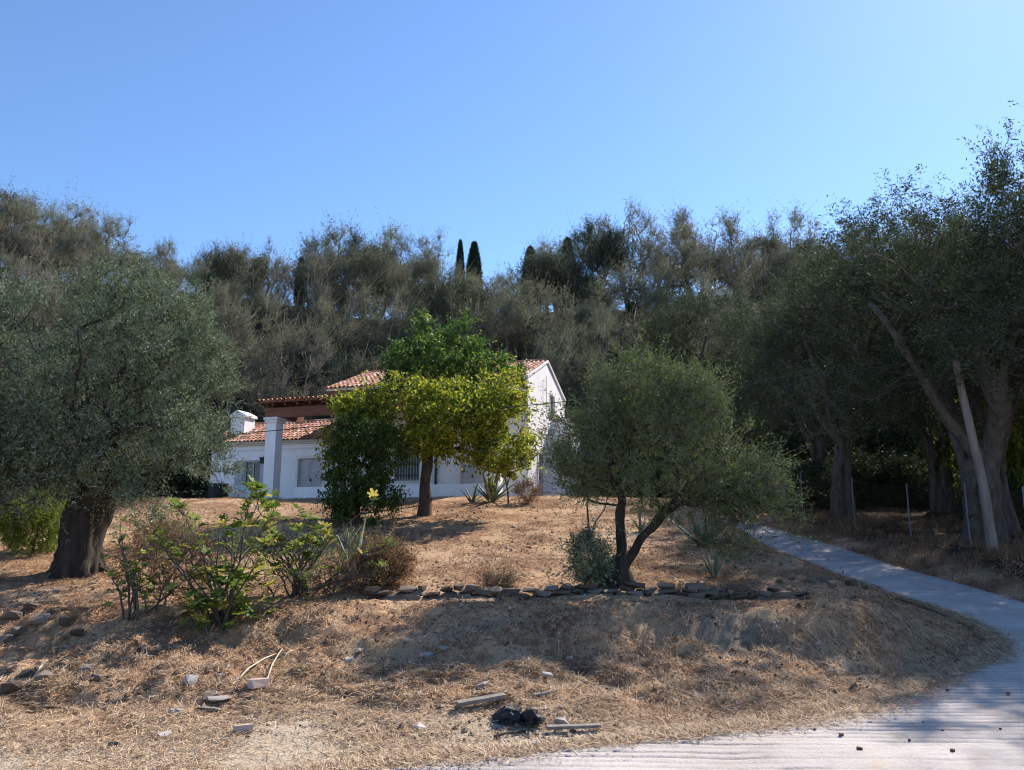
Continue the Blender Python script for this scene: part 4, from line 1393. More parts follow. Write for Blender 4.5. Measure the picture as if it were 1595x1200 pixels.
# teal shed behind the wing
sp_ = at(352, 700, 43.5)
shed = thing('garden_shed', 'small teal shed with terracotta roof behind the chimney of the low wing', 'shed', (sp_.x, 43.5, hgt(sp_.x, 43.5) - .2), HOUSE_R)
s_ = MB()
s_.box(-1.5, 1.5, -1, 1, 0, 3.1)
s_.prism([(-1.5, -1, 3.1), (1.5, -1, 3.1), (0, -1, 3.75)], (0, 2, 0))
s_.build('wall', M['teal'], shed)
s_ = MB()
for sx in (-1, 1):
    s_.prism([(0, -1.3, 3.80), (sx * 1.85, -1.3, 3.0), (sx * 1.85, -1.3, 3.10), (0, -1.3, 3.92)], (0, 2.6, 0))
so = s_.build('roof', M['mortar'], shed)
for i in range(6):
    for sx in (-1, 1):
        for k in range(6):
            o = link('tile', TILE, so)
            o.matrix_local = Matrix.Translation((sx * (1.85 - i * 0.31), -1.2 + k * .48, 3.13 + i * 0.137)) @ Matrix.Rotation(sx * math.pi / 2, 4, 'Z') @ Matrix.Rotation(0.41, 4, 'X') @ Matrix.Scale(2.2, 4, (1, 0, 0))


# ------------------------------------------------------------------ drystone wall
def rock_mesh(seed, mat, flat=0.5, n=3):
    """an angular stone of about unit size"""
    rng = np.random.default_rng(seed)
    import bmesh
    bm = bmesh.new()
    pts = rng.uniform(-.5, .5, (40, 3))
    k = np.max(np.abs(pts), axis=1) * .55 + np.linalg.norm(pts, axis=1) * .45
    pts = pts[np.argsort(-k)[:15]] * rng.uniform(.85, 1.1, (15, 1))
    for q in pts:
        bm.verts.new(q)
    bmesh.ops.convex_hull(bm, input=bm.verts[:])
    for v in [v for v in bm.verts if not v.link_faces]:
        bm.verts.remove(v)
    bm.normal_update()
    me = bpy.data.meshes.new('stone')
    bmesh.ops.triangulate(bm, faces=bm.faces[:])
    bm.to_mesh(me)
    bm.free()
    me.materials.append(mat)
    me.polygons.foreach_set('use_smooth', np.zeros(len(me.polygons), dtype=bool))
    return me


ROCKS = [rock_mesh(100 + i, M['stone']) for i in range(7)]
PALE = [rock_mesh(120 + i, M['stone_pale']) for i in range(5)]
def brick_mesh(seed):
    import bmesh
    rng = np.random.default_rng(seed)
    bm = bmesh.new()
    bmesh.ops.create_cube(bm, size=1.0)
    bmesh.ops.bevel(bm, geom=bm.edges[:], offset=0.05, segments=1, affect='EDGES')
    for v in bm.verts:
        v.co += Vector(rng.normal(size=3) * 0.02)
        if v.co.x > .3 and v.co.y > 0:
            v.co.x -= .12
    me = bpy.data.meshes.new('brick')
    bm.to_mesh(me)
    bm.free()
    me.materials.append(M['brick'])
    me.polygons.foreach_set('use_smooth', np.zeros(len(me.polygons), dtype=bool))
    return me


BRICKS = [brick_mesh(140 + i) for i in range(3)]
WALL_Y = 14.0
dwall = thing('drystone_wall', 'low drystone wall of rough grey stones along the foot of the slope', 'wall', (1.3, WALL_Y, hgt(1.3, 13.8)))
base = Vector(dwall.location)
rw = random.Random(9)
for course in range(3):
    x = -2.6 + rw.uniform(0, .2)
    xe = 5.1 - (0.0 if course < 2 else 0.4)
    while x < xe:
        L = rw.uniform(0.15, 0.40)
        h_ = rw.uniform(0.075, 0.115)
        if course == 2 and rw.random() < 0.3:
            x += L
            continue
        xc = x + L / 2
        yy = WALL_Y + 0.05 * math.sin(xc * 0.9) + (0.12 if xc > 4 else 0) + rw.uniform(-.03, .03) + course * .03
        z = hgt(xc, 13.7) + 0.0 + course * 0.075
        o = link('stone', ROCKS[rw.randrange(7)], dwall, (xc - base.x, yy - base.y, z - base.z + h_ * .3), (rw.uniform(-.08, .08), rw.uniform(-.1, .1), rw.uniform(-.12, .12)), (L * 1.12, rw.uniform(.24, .36), h_ * 1.1))
        x += L + rw.uniform(0, 0.03)

# ------------------------------------------------------------------ loose stones, bricks, timber, rubbish on the bank
def loose(name, mesh, px, py, size, label, cat, group=None, rot=None, sink=0.38):
    g = on_ground(px, py)
    rz = rw.uniform(0, 6.28) if rot is None else rot
    o = link(name, mesh, None, (g.x, g.y, g.z + size[2] * (0.5 - sink)), (rw.uniform(-.12, .12), rw.uniform(-.12, .12), rz), size)
    return tag(o, label, cat, group)


loose('brick', BRICKS[0], 402, 1071, (.23, .11, .10), 'pale pink brick lying askew on the straw bank', 'brick', rot=0.9, sink=.05)
loose('brick', BRICKS[1], 380, 1141, (.20, .10, .075), 'brown half brick on the dusty flat below the bank', 'brick', rot=0.1, sink=.05)
loose('stone_slab', PALE[0], 276, 1108, (.20, .14, .05), 'thin pale slab lying flat beside broken slabs', 'stone', rot=0.1)
loose('stone_slab', PALE[1], 342, 1095, (.26, .16, .06), 'tilted grey-white slab resting on darker rubble', 'stone', rot=0.5, sink=-.2)
loose('stone_slab', PALE[2], 328, 1105, (.28, .14, .04), 'long flat pale slab under the tilted slab', 'stone', rot=0.0)
loose('stone', ROCKS[2], 325, 1088, (.24, .18, .11), 'dark rubble stone under the tilted slab', 'stone')
loose('stone', PALE[3], 297, 1062, (.2, .17, .13), 'grey upright lump of stone on the bank above the slabs', 'stone')
loose('stone', PALE[4], 666, 1021, (.22, .16, .07), 'flat yellowish stone on the bank beside a grey patch', 'stone')
loose('stone', PALE[0], 690, 1011, (.20, .12, .05), 'thin white stone just above the flat yellowish one', 'stone')
loose('stone', PALE[1], 751, 1071, (.17, .14, .12), 'pale pointed stone above the grey plank', 'stone')
loose('stone', PALE[2], 655, 1137, (.16, .14, .09), 'rounded pale stone on the flat below the plank', 'stone')
loose('stone', PALE[3], 256, 1147, (.18, .14, .08), 'crumbled whitish stone on the dusty flat', 'stone')
loose('stone', PALE[4], 850, 1055, (.24, .08, .06), 'pale splinter of stone on the brown bank', 'stone', rot=-.6, sink=0)
loose('stone_slab', PALE[1], 1525, 1014, (.32, .34, .05), 'white flat slab in the grass at the drive edge', 'stone', rot=.1, sink=.2)
loose('stone', PALE[2], 873, 1130, (.2, .15, .13), 'grey mottled stone beside the black plastic', 'stone')
for i, (px, py, s) in enumerate([(18, 962, .42), (48, 950, .36), (62, 968, .44), (84, 955, .32), (105, 972, .38), (30, 985, .34), (120, 990, .3), (6, 1000, .4), (70, 1060, .34), (40, 1052, .3), (135, 1045, .3), (150, 1060, .26), (15, 1075, .38)]):
    loose('bank_stone', ROCKS[i % 7], px, py, (s * .72, s * .55, s * .42), 'grey rough stone in the rubble of the bank below the silvery olive', 'stone', 'rubble stones of the bank')
for i in range(24):
    px, py = rw.uniform(150, 1180), rw.uniform(955, 1165)
    s = rw.choice([.05, .06, .07, .09, .12])
    loose('small_stone', (PALE + ROCKS)[i % 12], px, py, (s * 1.3, s, s * .7), 'small loose stone lying on the dry straw bank', 'stone', 'small stones on the bank')
for i in range(16):
    px, py = rw.uniform(1130, 1590), rw.uniform(1085, 1190)
    s = rw.choice([.025, .03, .04, .05])
    g = on_ground(px, py)
    tag(link('pebble', ROCKS[i % 7], None, (g.x, g.y, float(drive_z(g.y)) + .02 + s * .25), (0, 0, i), (s * 1.2, s, s * .8)), 'tiny dark pebble on the pale concrete drive', 'pebble', 'pebbles on the drive')
for i in range(7):
    g = on_ground(1215 + i * 22 + rw.uniform(-8, 8), 905 + i * 2 + rw.uniform(-4, 4))
    s = rw.uniform(.14, .3)
    tag(link('field_stone', ROCKS[i], None, (g.x, g.y, g.z + s * .15), (rw.uniform(-.2, .2), rw.uniform(-.2, .2), i), (s, s * .7, s * .6)), 'loose grey stone fallen off the end of the low stone wall', 'stone', 'stones at the wall end')


def stick(name, p0, p1, r, mat, label, cat, bow=0.0, group=None, sides=6, flat=None):
    a, b = on_ground(*p0), on_ground(*p1)
    a.z += r; b.z += r * 1.2
    d = b - a
    mb = MB()
    if flat:
        L = d.length
        mb.box(-L / 2, L / 2, -flat / 2, flat / 2, -r, r)
        ed = math.atan2(d.y, d.x)
        o = mb.build(name, M[mat], None, loc=(a + b) / 2 + Vector((0, 0, r + .02)), rot=(0.1, -math.atan2(d.z, math.hypot(d.x, d.y)), ed))
    else:
        pts = [Vector((0, 0, 0)), d * .33 + Vector((0, 0, bow)), d * .66 + Vector((.01, .01, bow * .9)), d]
        mb.tube([tuple(q) for q in pts], [r, r * .9, r * .8, r * .5], sides)
        o = mb.build(name, M[mat], None, True, loc=a)
    return tag(o, label, cat, group)


stick('plank', (712, 1106), (786, 1094), .02, 'wood_grey', 'weathered grey plank on rubble above the black plastic', 'plank', flat=.09)
stick('plank', (852, 1142), (935, 1139), .015, 'wood_grey', 'thin pale batten lying flat beside the black plastic', 'plank', flat=.06)
stick('batten', (832, 1090), (862, 1084), .012, 'wood_grey', 'short pale batten between plank and bank', 'plank', flat=.05)
stick('branch', (770, 1150), (830, 1141), .015, 'bark_dark', 'dark dry stick on the flat below the black plastic', 'stick', .01)
stick('branch', (65, 1107), (108, 1110), .016, 'bark_dark', 'dark dry stick lying at the foot of the rubble bank', 'stick', .02)
stick('cane', (362, 1068), (430, 1020), .011, 'cane', 'long pale dry cane leaning up the bank towards the pink brick', 'stick', .06)
stick('cane', (414, 1066), (440, 1013), .011, 'cane', 'pale dry cane beside the pink brick pointing uphill', 'stick', .08)
stick('cane', (440, 1032), (458, 1017), .011, 'cane', 'short pale dry cane on the bank', 'stick', .06)
stick('cane', (52, 1060), (78, 1026), .013, 'cane', 'pale dry stalk lying on rubble below the silvery olive', 'stick', .05)
stick('cane', (170, 1097), (205, 1090), .011, 'cane', 'pale dry stalk in a flat heap of straw', 'stick', .02)

# torn black plastic
def bag_mesh(seed):
    import bmesh
    bm = bmesh.new()
    bmesh.ops.create_icosphere(bm, subdivisions=3, radius=1.0)
    co = np.array([v.co for v in bm.verts])
    n = noise3(co * 1.6 + seed, seed) - .5
    n2 = noise3(co * 4 + seed, seed + 1) - .5
    for v, a, b in zip(bm.verts, n, n2):
        v.co *= 1 + a * .9 + b * .45
        if v.co.z < -0.3:
            v.co.z = -0.3 - (v.co.z + .3) * .1
    me = bpy.data.meshes.new('bag')
    bm.to_mesh(me); bm.free()
    me.materials.append(M['black_plastic'])
    return me


for (px, py, s, sd, lab) in [(792, 1126, (.17, .11, .13), 3, 'crumpled black plastic bag next to a lower black scrap'), (829, 1128, (.19, .12, .11), 8, 'torn black plastic scrap lying by the grey mottled stone')]:
    g = on_ground(px, py)
    tag(link('plastic_bag', bag_mesh(sd), None, (g.x, g.y, g.z + s[2] * .3), (0, 0.2, sd), s), lab, 'bag')

# ------------------------------------------------------------------ agaves
def agave_leaf_mesh(mat, n=7):
    V, Qd = [], []
    for i in range(n):
        u = i / (n - 1)
        w = 0.075 * (1 - u) ** 0.75 * (0.75 + 0.9 * u * (1 - u) * 2) + 0.002
        zc = u
        bend = 0.10 * u * u
        for (sx, dz) in ((-1, 0.025), (0, -0.02), (1, 0.025)):
            V.append((sx * w, bend + dz * (1 - u), zc))
        V.append((0, bend - 0.05 * (1 - u), zc))
    for i in range(n - 1):
        a, b = i * 4, i * 4 + 4
        Qd += [[a, a + 1, b + 1, b], [a + 1, a + 2, b + 2, b + 1], [a + 2, a + 3, b + 3, b + 2], [a + 3, a, b, b + 3]]
    return make_mesh('leaf', np.array(V), [np.array(Qd)], [mat], smooth=True)


AGL = agave_leaf_mesh(M['agave'])
AGO = agave_leaf_mesh(M['agave_old'])


def agave(loc, n, length, label, spread=1.0, seed=0, width=1.0, old=2):
    t = thing('agave_plant', label, 'agave', loc, seed)
    r = random.Random(seed)
    for i in range(n):
        a = i * 2.4 + r.uniform(-.3, .3)
        tilt = (0.15 + 0.95 * (i / n) ** 0.8) * spread
        L = length * r.uniform(.75, 1.1)
        o = link('leaf', AGO if i >= n - old else AGL, t)
        o.matrix_local = Matrix.Rotation(a, 4, 'Z') @ Matrix.Rotation(-tilt, 4, 'X') @ Matrix.Translation((0, 0, .02)) @ Matrix.Diagonal((width * L, L, L, 1))
        o.rotation_mode = 'XYZ'
    return t


g = on_ground(765, 782)
agave((g.x, 26.3, hgt(g.x, 26.3) - .02), 15, 1.35, 'big spiky agave on the crest before the white house wall', 0.95, 3, .9)
g = at(735, 780, 26.0)
agave((g.x, 26.0, hgt(g.x, 26.0) - .02), 9, 0.75, 'low spiky agave at the foot of the big agave', 1.1, 5, .9)
g = on_ground(1096, 852)
agave((g.x, g.y, g.z - .02), 16, 1.15, 'wide dark agave under the bushy olive beside the drive', 1.15, 7, .9, 3)
g = on_ground(1112, 900)
agave((g.x, g.y, g.z - .02), 9, .62, 'thin upright agave between the low wall and the drive', .7, 11, .8, 2)
g = on_ground(998, 828)
agave((g.x, g.y, g.z - .02), 8, .6, 'small agave half hidden behind the olive stems', .7, 13, .8, 1)
AG4 = at(552, 868, 15.4)
agave((AG4.x, 15.4, hgt(AG4.x, 15.4) - .05), 9, 1.25, 'tall pale agave with broad upright leaves next to the rusty dry shrub', .55, 17, 1.1, 2)

# ------------------------------------------------------------------ fig shrubs with large lobed leaves
def fig_leaf_mesh():
    out = [(0, 0), (0.16, 0.10), (0.34, 0.06), (0.42, 0.22), (0.26, 0.30), (0.46, 0.56), (0.36, 0.68), (0.13, 0.46), (0.13, 0.84), (0, 1.0)]
    pts = out + [(-x, y) for x, y in reversed(out[1:-1])]
    n = len(pts)
    V = [(x, y, 0.10 * abs(x) - 0.16 * y * y) for x, y in pts] + [(0, 0.42, -0.03)]
    F = [[i, (i + 1) % n, n] for i in range(n)]
    me = make_mesh('leaf', np.array(V), [np.array(F)], [M['leaf_fig_obj']])
    return me


def mat_leaf_obj(name, stops, transl):
    m = mat_leaf(name, stops, None, transl)
    nt = m.node_tree
    oi = N(nt, 'ShaderNodeObjectInfo')
    for l in list(nt.links):
        if l.from_socket.name == 'Random Per Island':
            to = l.to_socket
            nt.links.remove(l)
            nt.links.new(oi.outputs['Random'], to)
    return m


M['leaf_fig_obj'] = mat_leaf_obj('leaf_fig_obj', [(0, (0.06, 0.105, 0.018)), (0.45, (0.13, 0.19, 0.035)), (0.75, (0.29, 0.30, 0.065)), (1, (0.46, 0.38, 0.10))], 0.45)
FIGL = fig_leaf_mesh()


def fig_shrub(loc, label, stems, seed, leaf_size=.17, per=(7, 11), low=0):
    """stems: (dx, dy, height)"""
    t = thing('fig_shrub', label, 'shrub', loc)
    r = random.Random(seed)
    nl = 0
    # dense lower leaves
    for c in range(low):
        if nl >= 298:
            break
        a = r.uniform(0, 6.28)
        rad = r.uniform(.05, .62) ** .8
        o = link('leaf', FIGL, t)
        o.matrix_local = Matrix.Translation((math.cos(a) * rad * 1.1, math.sin(a) * rad * .8, r.uniform(.08, .85))) @ Matrix.Rotation(a - math.pi / 2 + r.uniform(-.6, .6), 4, 'Z') @ Matrix.Rotation(r.uniform(-.7, .9), 4, 'X') @ Matrix.Scale(leaf_size * r.uniform(.9, 1.5), 4)
        nl += 1
    for (dx, dy, h) in sorted(stems, key=lambda q: -q[2]):
        mb = MB()
        x0, y0 = r.uniform(-.18, .18), r.uniform(-.18, .18)
        pts = []
        for k in range(7):
            u = k / 6
            pts.append(np.array((x0 + dx * u ** 1.2 + r.uniform(-.03, .03), y0 + dy * u + r.uniform(-.03, .03), -.05 + (h + .05) * u ** .85)))
        mb.tube(pts, np.linspace(.02, .006, 7), 5)
        tips = [(pts[-1], pts[-1] - pts[-2], r.randint(*per))]
        for q in range(r.randint(1, 3)):
            k = r.randint(2, 5)
            b = pts[k]
            e = b + np.array((r.uniform(-.35, .35), r.uniform(-.3, .3), r.uniform(.08, .4)))
            mb.tube([b, (b + e) / 2 + np.array((0, 0, .03)), e], [.009, .007, .004], 4)
            tips.append((e, e - b, r.randint(2, 5)))
        mb.build('stem', M['bark_grey'], t, True)
        for tip, d, cnt in tips:
            d = d / (np.linalg.norm(d) + 1e-6)
            for c in range(cnt):
                if nl >= 290:
                    break
                back = r.uniform(0, .22)
                a = c * 2.4 + r.uniform(-.4, .4)
                b = tip - d * back
                tilt = r.uniform(.55, 1.5)
                s = leaf_size * r.uniform(.55, 1.15)
                o = link('leaf', FIGL, t)
                o.matrix_local = Matrix.Translation(tuple(b)) @ Matrix.Rotation(a, 4, 'Z') @ Matrix.Rotation(math.pi / 2 - tilt, 4, 'X') @ Matrix.Translation((0, .04, 0)) @ Matrix.Rotation(r.uniform(-.5, .5), 4, 'Y') @ Matrix.Scale(s, 4)
                nl += 1
    return t


rf_ = random.Random(12)
g = on_ground(345, 975)
FG = (g.x, g.y, g.z)
stems = [(rf_.uniform(-1.3, 1.2), rf_.uniform(-.3, .5), rf_.uniform(.9, 2.0)) for i in range(14)] + [(.2, .1, 2.25), (.5, .2, 2.1), (-.1, .2, 1.5)]
fig_shrub(FG, 'fig shrub with dense green lower leaves and yellowing tips on the bank', stems, 4, .21, (5, 9), 130)
g = on_ground(470, 930)
stems = [(rf_.uniform(-1.2, 1.5), rf_.uniform(-.3, .5), rf_.uniform(.5, 1.75)) for i in range(20)]
fig_shrub((g.x, g.y, g.z), 'sparse fig shrub with bare grey twigs and few yellow-green leaf tufts', stems, 6, .20, (5, 9), 8)
g = on_ground(215, 960)
stems = [(rf_.uniform(-.8, .6), rf_.uniform(-.3, .3), rf_.uniform(.4, 1.3)) for i in range(10)]
fig_shrub((g.x, g.y, g.z), 'thin straggling fig shoots growing out of brown dry twigs', stems, 9, .13, (3, 6), 14)


def dry_shrub(loc, label, seed, r, h, n_t, leaf='leaf_dry', nleaf=5, name='dry_shrub'):
    ms = make_tree('dry_shrub', seed, [([(0, 0, -.05), (0, 0, .1)], -1, 0)], [(0, 0, h * .55, r, r * .8, h * .5)], n_t, 0.02, 0.004, None, 'bark_grey', leaf, step=.15, gap=.3, gap_scale=2.0, flute=0,
                   twp=dict(n_tw=5, tw_len=.26, n_leaf=nleaf, leaf_len=.06, leaf_w=.02, up=.5, spread=.05, tw_r=.004))
    plant(name, ms, label, 'shrub', loc, parts=('stem', 'foliage'))


g = on_ground(235, 955)
dry_shrub((g.x, g.y + .5, hgt(g.x, g.y + .5)), 'brown dried-out shrub of fine twigs beside the dense fig', 71, .8, 1.15, 190)
for px_, py_, r_w, h_w, sd_, lab_ in [(300, 950, .75, 1.3, 81, 'bare grey twigs standing among the fig leaves'), (420, 940, .8, 1.25, 82, 'tangle of bare twigs between the dense and the sparse fig'), (545, 925, .7, .9, 83, 'bare arching twigs between the sparse fig and the pale agave')]:
    g = on_ground(px_, py_)
    dry_shrub((g.x, g.y + .2, hgt(g.x, g.y + .2)), lab_, sd_, r_w, h_w, 55, 'leaf_bright', 2)
g = on_ground(598, 912)
dry_shrub((g.x, g.y, g.z), 'rusty brown dry shrub at the end of the low stone wall', 72, .42, .62, 150, nleaf=12)
g = on_ground(520, 925)
dry_shrub((g.x, g.y, g.z), 'dark tangle of dead twigs beneath the pale agave', 73, .6, .5, 130, 'leaf_dry', 2)
g = on_ground(920, 918)
dry_shrub((g.x, g.y + .2, hgt(g.x, g.y + .2)), 'pale green sucker shoots springing up beside the olive stump', 74, .28, .85, 110, 'leaf_olive_silver', 14, 'sucker_shrub')
g = on_ground(775, 918)
dry_shrub((g.x, g.y, g.z), 'flat grey tuft of dead twigs on the low stone wall', 75, .26, .2, 70, 'leaf_dry', 3)
g = on_ground(820, 785)
dry_shrub((g.x, g.y, g.z), 'yellowish dry weed on the crest beside the big agave', 76, .4, .6, 70, 'leaf_dry', 8)
g = on_ground(250, 855)
dry_shrub((g.x, g.y, g.z), 'greenish leggy weed behind the figs on the straw slope', 77, .7, .9, 90, 'leaf_olive', 7)

# slim olive shoots beside the stump
for px, py, hh, lean, lab in [(925, 880, 1.25, -.12, 'slim bare forked shoot beside the olive stump'), (792, 786, 1.4, .1, 'slim forked stem beside the big agave on the crest')]:
    g = on_ground(px, py)
    mb = MB()
    pts = [(0, 0, -.05), (-.02, 0, .4), (-.09, 0, .75), (-.12, 0, 1.25), (-.08, 0, 1.7)]
    mb.tube(pts, [.03, .026, .024, .018, .01], 6)
    mb.tube([(-.05, 0, .6), (.06, 0, .9), (.25, 0, 1.15), (.35, 0, 1.5)], [.02, .018, .014, .008], 5)
    tag(mb.build('olive_shoot', M['bark_dark'], None, True, loc=(g.x, g.y, g.z)), lab, 'shoot')

# ------------------------------------------------------------------ utility pole, cable, wire fence
pb = Vector((11.92, 19.6, hgt(11.92, 19.6)))
pt = at(1490, 553, 19.9)
mb = MB()
pts = [np.array(pb) * (1 - u) + np.array(pt) * u + np.array((0.05 * math.sin(u * 5), 0, 0)) for u in np.linspace(-.03, 1, 12)]
mb.tube([p_ - np.array(pb) for p_ in pts], np.linspace(.125, .08, 12), 12, flute=.12, seed=3)
pole = thing('utility_pole', 'weathered wooden utility pole leaning beside the drive', 'pole', pb)
mb.build('shaft', M['wood_grey'], pole, True)
mb = MB()
top = np.array(pt) - np.array(pb)
for dz in (-.2,):
    mb.tube([top + np.array((0, -.09, dz)), top + np.array((0, -.2, dz)), top + np.array((0, -.2, dz + .1))], [.015, .015, .03], 6)
mb.build('insulator', M['zinc'], pole)


def cable(p0, p1, sag, r, label):
    p0, p1 = Vector(p0), Vector(p1)
    d = p1 - p0
    pts = [d * u + Vector((0, 0, -4 * sag * u * (1 - u))) for u in np.linspace(0, 1, 40)]
    mb = MB()
    mb.tube([tuple(q) for q in pts], r, 5)
    tag(mb.build('overhead_cable', M['iron'], None, True, loc=p0), label, 'cable')


cp = Vector(pt) + Vector((0, -.2, -.12))
far = at(60, 712, 25.5)
fp = Vector((-20, 26.0, 0)); fp.z = 4.35
cable(cp, fp, .15, .014, 'black overhead cable running from the leaning pole across the house front')
q2 = at(1700, 548, 17.0)
cable(cp, q2, .05, .014, 'black overhead cable from the leaning pole towards the road')

fence = thing('wire_fence', 'rusty chain-link fence on thin metal posts along the drive', 'fence', (12.2, 26, hgt(12.2, 26)))
fb = Vector(fence.location)
FP = [(11.5, 14.5), (11.85, 18.1), (12.25, 21.1), (12.35, 24.4), (12.4, 28.4), (12.25, 33.0), (12.1, 37.5)]
fz = [hgt(x, y) for x, y in FP]
for (x, y), z in zip(FP, fz):
    mb = MB()
    mb.tube([(0, 0, -.2), (0, 0, .8), (0.015, 0, 1.68)], [.024, .024, .024], 7)
    mb.build('post', M['zinc'], fence, True, loc=Vector((x, y, z)) - fb)
mesh_w = MB()
for i in range(len(FP) - 1):
    a = np.array((*FP[i], fz[i])); b = np.array((*FP[i + 1], fz[i + 1]))
    L = np.linalg.norm((b - a)[:2])
    e = (b - a) / L
    cell = 0.12
    nn = int(L / cell)
    Hh = 1.5

    def pp_(s, z):
        return a + e * s + np.array((0, 0, z + .05)) - np.array(fb)
    for k in range(-int(Hh / cell), nn):
        for sgn in (1, -1):
            s0, z0, s1, z1 = k * cell, 0.0, k * cell + Hh, Hh
            if s0 < 0:
                z0 = -s0; s0 = 0
            if s1 > L:
                z1 = Hh - (s1 - L); s1 = L
            if s1 <= s0:
                continue
            if sgn < 0:
                z0, z1 = Hh - z0, Hh - z1
            p0, p1 = pp_(s0, z0), pp_(s1, z1)
            w_ = np.array((0.0, 0, 0.003)); n_ = np.array((0.0015, 0, 0))
            mesh_w.add([p0 - n_, p0 + n_ + w_ * .2, p0 + w_, p1 - n_, p1 + n_ + w_ * .2, p1 + w_], quads=[[0, 1, 4, 3], [1, 2, 5, 4], [2, 0, 3, 5]])
    for z in (0.02, Hh * .5, Hh):
        mesh_w.tube([pp_(0, z), pp_(L / 2, z - .02), pp_(L, z)], .004, 4, cap=False)
kind(mesh_w.build('wire_mesh', M['rust'], fence), 'stuff')

# ------------------------------------------------------------------ straw and dry grass
def blades(rng, x, y, length, width, stand_up, z_off=0.0, curve=0.3):
    n = len(x)
    z = height(x, y)
    on = (x > drive_l(y) - .35) & (x < drive_r(y) + .1)
    z = np.where(on, np.maximum(z, drive_z(y) + .028), z)
    th = rng.random(n) * 6.283
    el = stand_up * rng.random(n)
    L = length * (0.4 + 0.9 * rng.random(n))
    d = np.stack([np.cos(th) * np.cos(el), np.sin(th) * np.cos(el), np.sin(el)], -1)
    # follow the slope
    e = 0.12
    sx = (height(x + e, y, False) - height(x - e, y, False)) / (2 * e)
    sy = (height(x, y + e, False) - height(x, y - e, False)) / (2 * e)
    d[:, 2] += d[:, 0] * sx + d[:, 1] * sy
    p = np.stack([x, y, z + z_off + 0.012 * rng.random(n) + 0.004], -1)
    w = unit(np.cross(d, np.array([0, 0, 1.0]) + rng.normal(size=(n, 3)) * .4)) * (width * (0.6 + 0.8 * rng.random(n)))[:, None]
    mid = p + d * (L * .5)[:, None] + np.array([0, 0, 1.0]) * (L * 0.10 * rng.random(n))[:, None]
    tip = p + d * L[:, None] - np.array([0, 0, 1.0]) * (L * curve * el / 1.5 * 0.5)[:, None]
    V = np.stack([p - w * .5, p + w * .5, mid + w * .4, mid - w * .4, tip], 1).reshape(-1, 3)
    j = np.arange(n) * 5
    return V, np.stack([j, j + 1, j + 2, j + 3], -1), np.stack([j + 3, j + 2, j + 4], -1)


def scatter(rng, n, x0, x1, y0, y1, density):
    out_x, out_y = [], []
    got = 0
    while got < n:
        m = n
        y = y0 * (y1 / y0) ** rng.random(m)
        x = x0 + (x1 - x0) * rng.random(m)
        keep = (np.abs(x) < y * 0.72 + 1.5) & (rng.random(m) < density(x, y))
        d = np.maximum(drive_l(y) - x, x - drive_r(y))
        keep &= d > -np.interp(y, [8, 12, 14], [1.3, .6, .3]) * rng.random(m) ** 4
        out_x.append(x[keep]); out_y.append(y[keep])
        got += int(keep.sum())
    return np.concatenate(out_x)[:n], np.concatenate(out_y)[:n]


rg = np.random.default_rng(91)


def off_house(x, y):
    c, s = math.cos(HOUSE_R), math.sin(HOUSE_R)
    hx = (x - HOUSE_C[0]) * c + (y - HOUSE_C[1]) * s
    hy = -(x - HOUSE_C[0]) * s + (y - HOUSE_C[1]) * c
    return ~((hy > -2.9) & (hx < 1.5) & (hy < 8))


def dens_straw(x, y):
    n = noise2(x, y, 0.9, 81, 3)
    d = (0.25 + 1.1 * sstep(0.35, 0.65, n)) * (1 - .65 * (1 - sstep(7.9, 9.0, y + (n - .5) * 1.5)) * (x < 1.0))
    cl = np.exp(-(((x - 3.3) / 0.8) ** 2 + ((y - 12.0) / 0.5) ** 2)) + np.exp(-(((x + 2.2) / 0.8) ** 2 + ((y - 11.3) / 0.7) ** 2))
    wl2 = sstep(13.3, 13.5, y) * (1 - sstep(14.1, 14.25, y)) * (x > -2.7) * (x < 5.2)
    return d * (1 - 0.85 * np.clip(cl, 0, 1)) * (1 - .85 * wl2) * off_house(x, y) * 0.75


x, y = scatter(rg, 75000, -14, 11.5, 5.5, 12.5, lambda x, y: dens_straw(x, y) * (1 - .75 * sstep(9.2, 11, y)))
Va, Qa, Ta = blades(rg, x, y, 0.13, 0.007, 0.35)
kind(link('straw', make_mesh('straw', Va, [Qa, Ta], [M['straw']])), 'stuff')
x, y = scatter(rg, 120000, -14, 11.5, 9.0, 28, dens_straw)
Va, Qa, Ta = blades(rg, x, y, 0.10, 0.009, 0.5)
kind(link('mown_grass', make_mesh('mown_grass', Va, [Qa, Ta], [M['straw_slope']])), 'stuff')


def dens_rust(x, y):
    n = noise2(x, y, 1.4, 87, 3)
    wl2 = sstep(13.0, 13.4, y) * (1 - sstep(14.1, 14.25, y)) * (x > -2.7) * (x < 5.2)
    return sstep(0.48, 0.66, n) * sstep(8.2, 9.4, y) * (1 - wl2) * off_house(x, y)


x, y = scatter(rg, 42000, -13, 8, 8.6, 27, dens_rust)
Va, Qa, Ta = blades(rg, x, y, 0.11, 0.008, 0.7, 0.0)
kind(link('dry_weeds', make_mesh('dry_weeds', Va, [Qa, Ta], [M['straw_rust']])), 'stuff')


def dens_tall(x, y):
    n = noise2(x, y, 0.8, 93, 3)
    return sstep(0.4, 0.62, n)


x, y = scatter(rg, 26000, 9.6, 17, 13, 34, dens_tall)
Va, Qa, Ta = blades(rg, x, y, 0.24, 0.010, 1.4)
kind(link('dry_grass', make_mesh('dry_grass', Va, [Qa, Ta], [M['straw_rust']])), 'stuff')

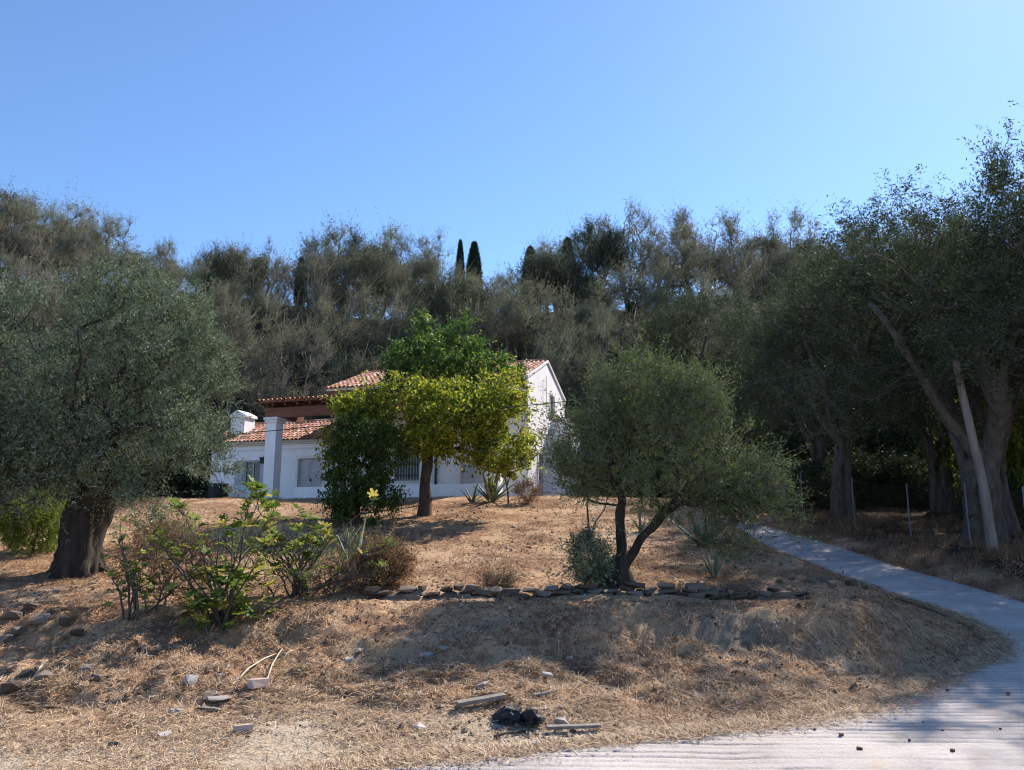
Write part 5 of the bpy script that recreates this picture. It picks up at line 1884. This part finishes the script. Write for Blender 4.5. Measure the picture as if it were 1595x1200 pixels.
# straw and litter spilling over the edges of the drive
yy_ = rg.uniform(6.6, 27, 34000) ** 1.0
yy_ = 6.6 + (yy_ - 6.6) * rg.random(34000) ** .6
off = np.abs(rg.normal(size=34000)) * np.interp(yy_, [7, 10, 14, 27], [.55, .35, .16, .12]) * (0.3 + 1.4 * noise2(yy_ * 0 + 1.0, yy_, 1.8, 97, 3))
xx_ = drive_l(yy_) + off - .12
Va, Qa, Ta = blades(rg, xx_, yy_, 0.09, 0.008, 0.3)
kind(link('straw_litter', make_mesh('straw_litter', Va, [Qa, Ta], [M['straw']])), 'stuff')

# crumbs of soil over bank and slope
nk = 12000
cx, cyy = scatter(rg, nk, -13, 8, 8.0, 26, lambda x, y: (0.2 + sstep(.4, .7, noise2(x, y, .7, 99, 3))) * off_house(x, y))
rad = np.where(rg.random(nk) < .12, .035, .016) * (.6 + .9 * rg.random(nk))
octa = np.array([[1, 0, 0], [-1, 0, 0], [0, 1, 0], [0, -1, 0], [0, 0, .8], [0, 0, -.8]], dtype=float)
Vc = octa[None] * rad[:, None, None] * rg.uniform(.6, 1.35, (nk, 6, 1)) + np.stack([cx, cyy, height(cx, cyy) + rad * .25], -1)[:, None, :]
Fc = np.array([[0, 2, 4], [2, 1, 4], [1, 3, 4], [3, 0, 4], [2, 0, 5], [1, 2, 5], [3, 1, 5], [0, 3, 5]])
kind(link('soil_crumbs', make_mesh('soil_crumbs', Vc.reshape(-1, 3), [(Fc[None] + (np.arange(nk) * 6)[:, None, None]).reshape(-1, 3)], [M['crumb']])), 'stuff')

# tufts standing at places on the bank
cx = rg.uniform(-9, 6.5, 110); cyy = rg.uniform(9.0, 14.5, 110)
sel = ((drive_l(cyy) - cx) > 0.3) & (cyy < 13.0)
cx, cyy = cx[sel], cyy[sel]
x = np.repeat(cx, 55) + rg.normal(size=len(cx) * 55) * .07
y = np.repeat(cyy, 55) + rg.normal(size=len(cx) * 55) * .07
Va, Qa, Ta = blades(rg, x, y, 0.15, 0.007, 1.3)
kind(link('grass_tufts', make_mesh('grass_tufts', Va, [Qa, Ta], [M['straw']])), 'stuff')
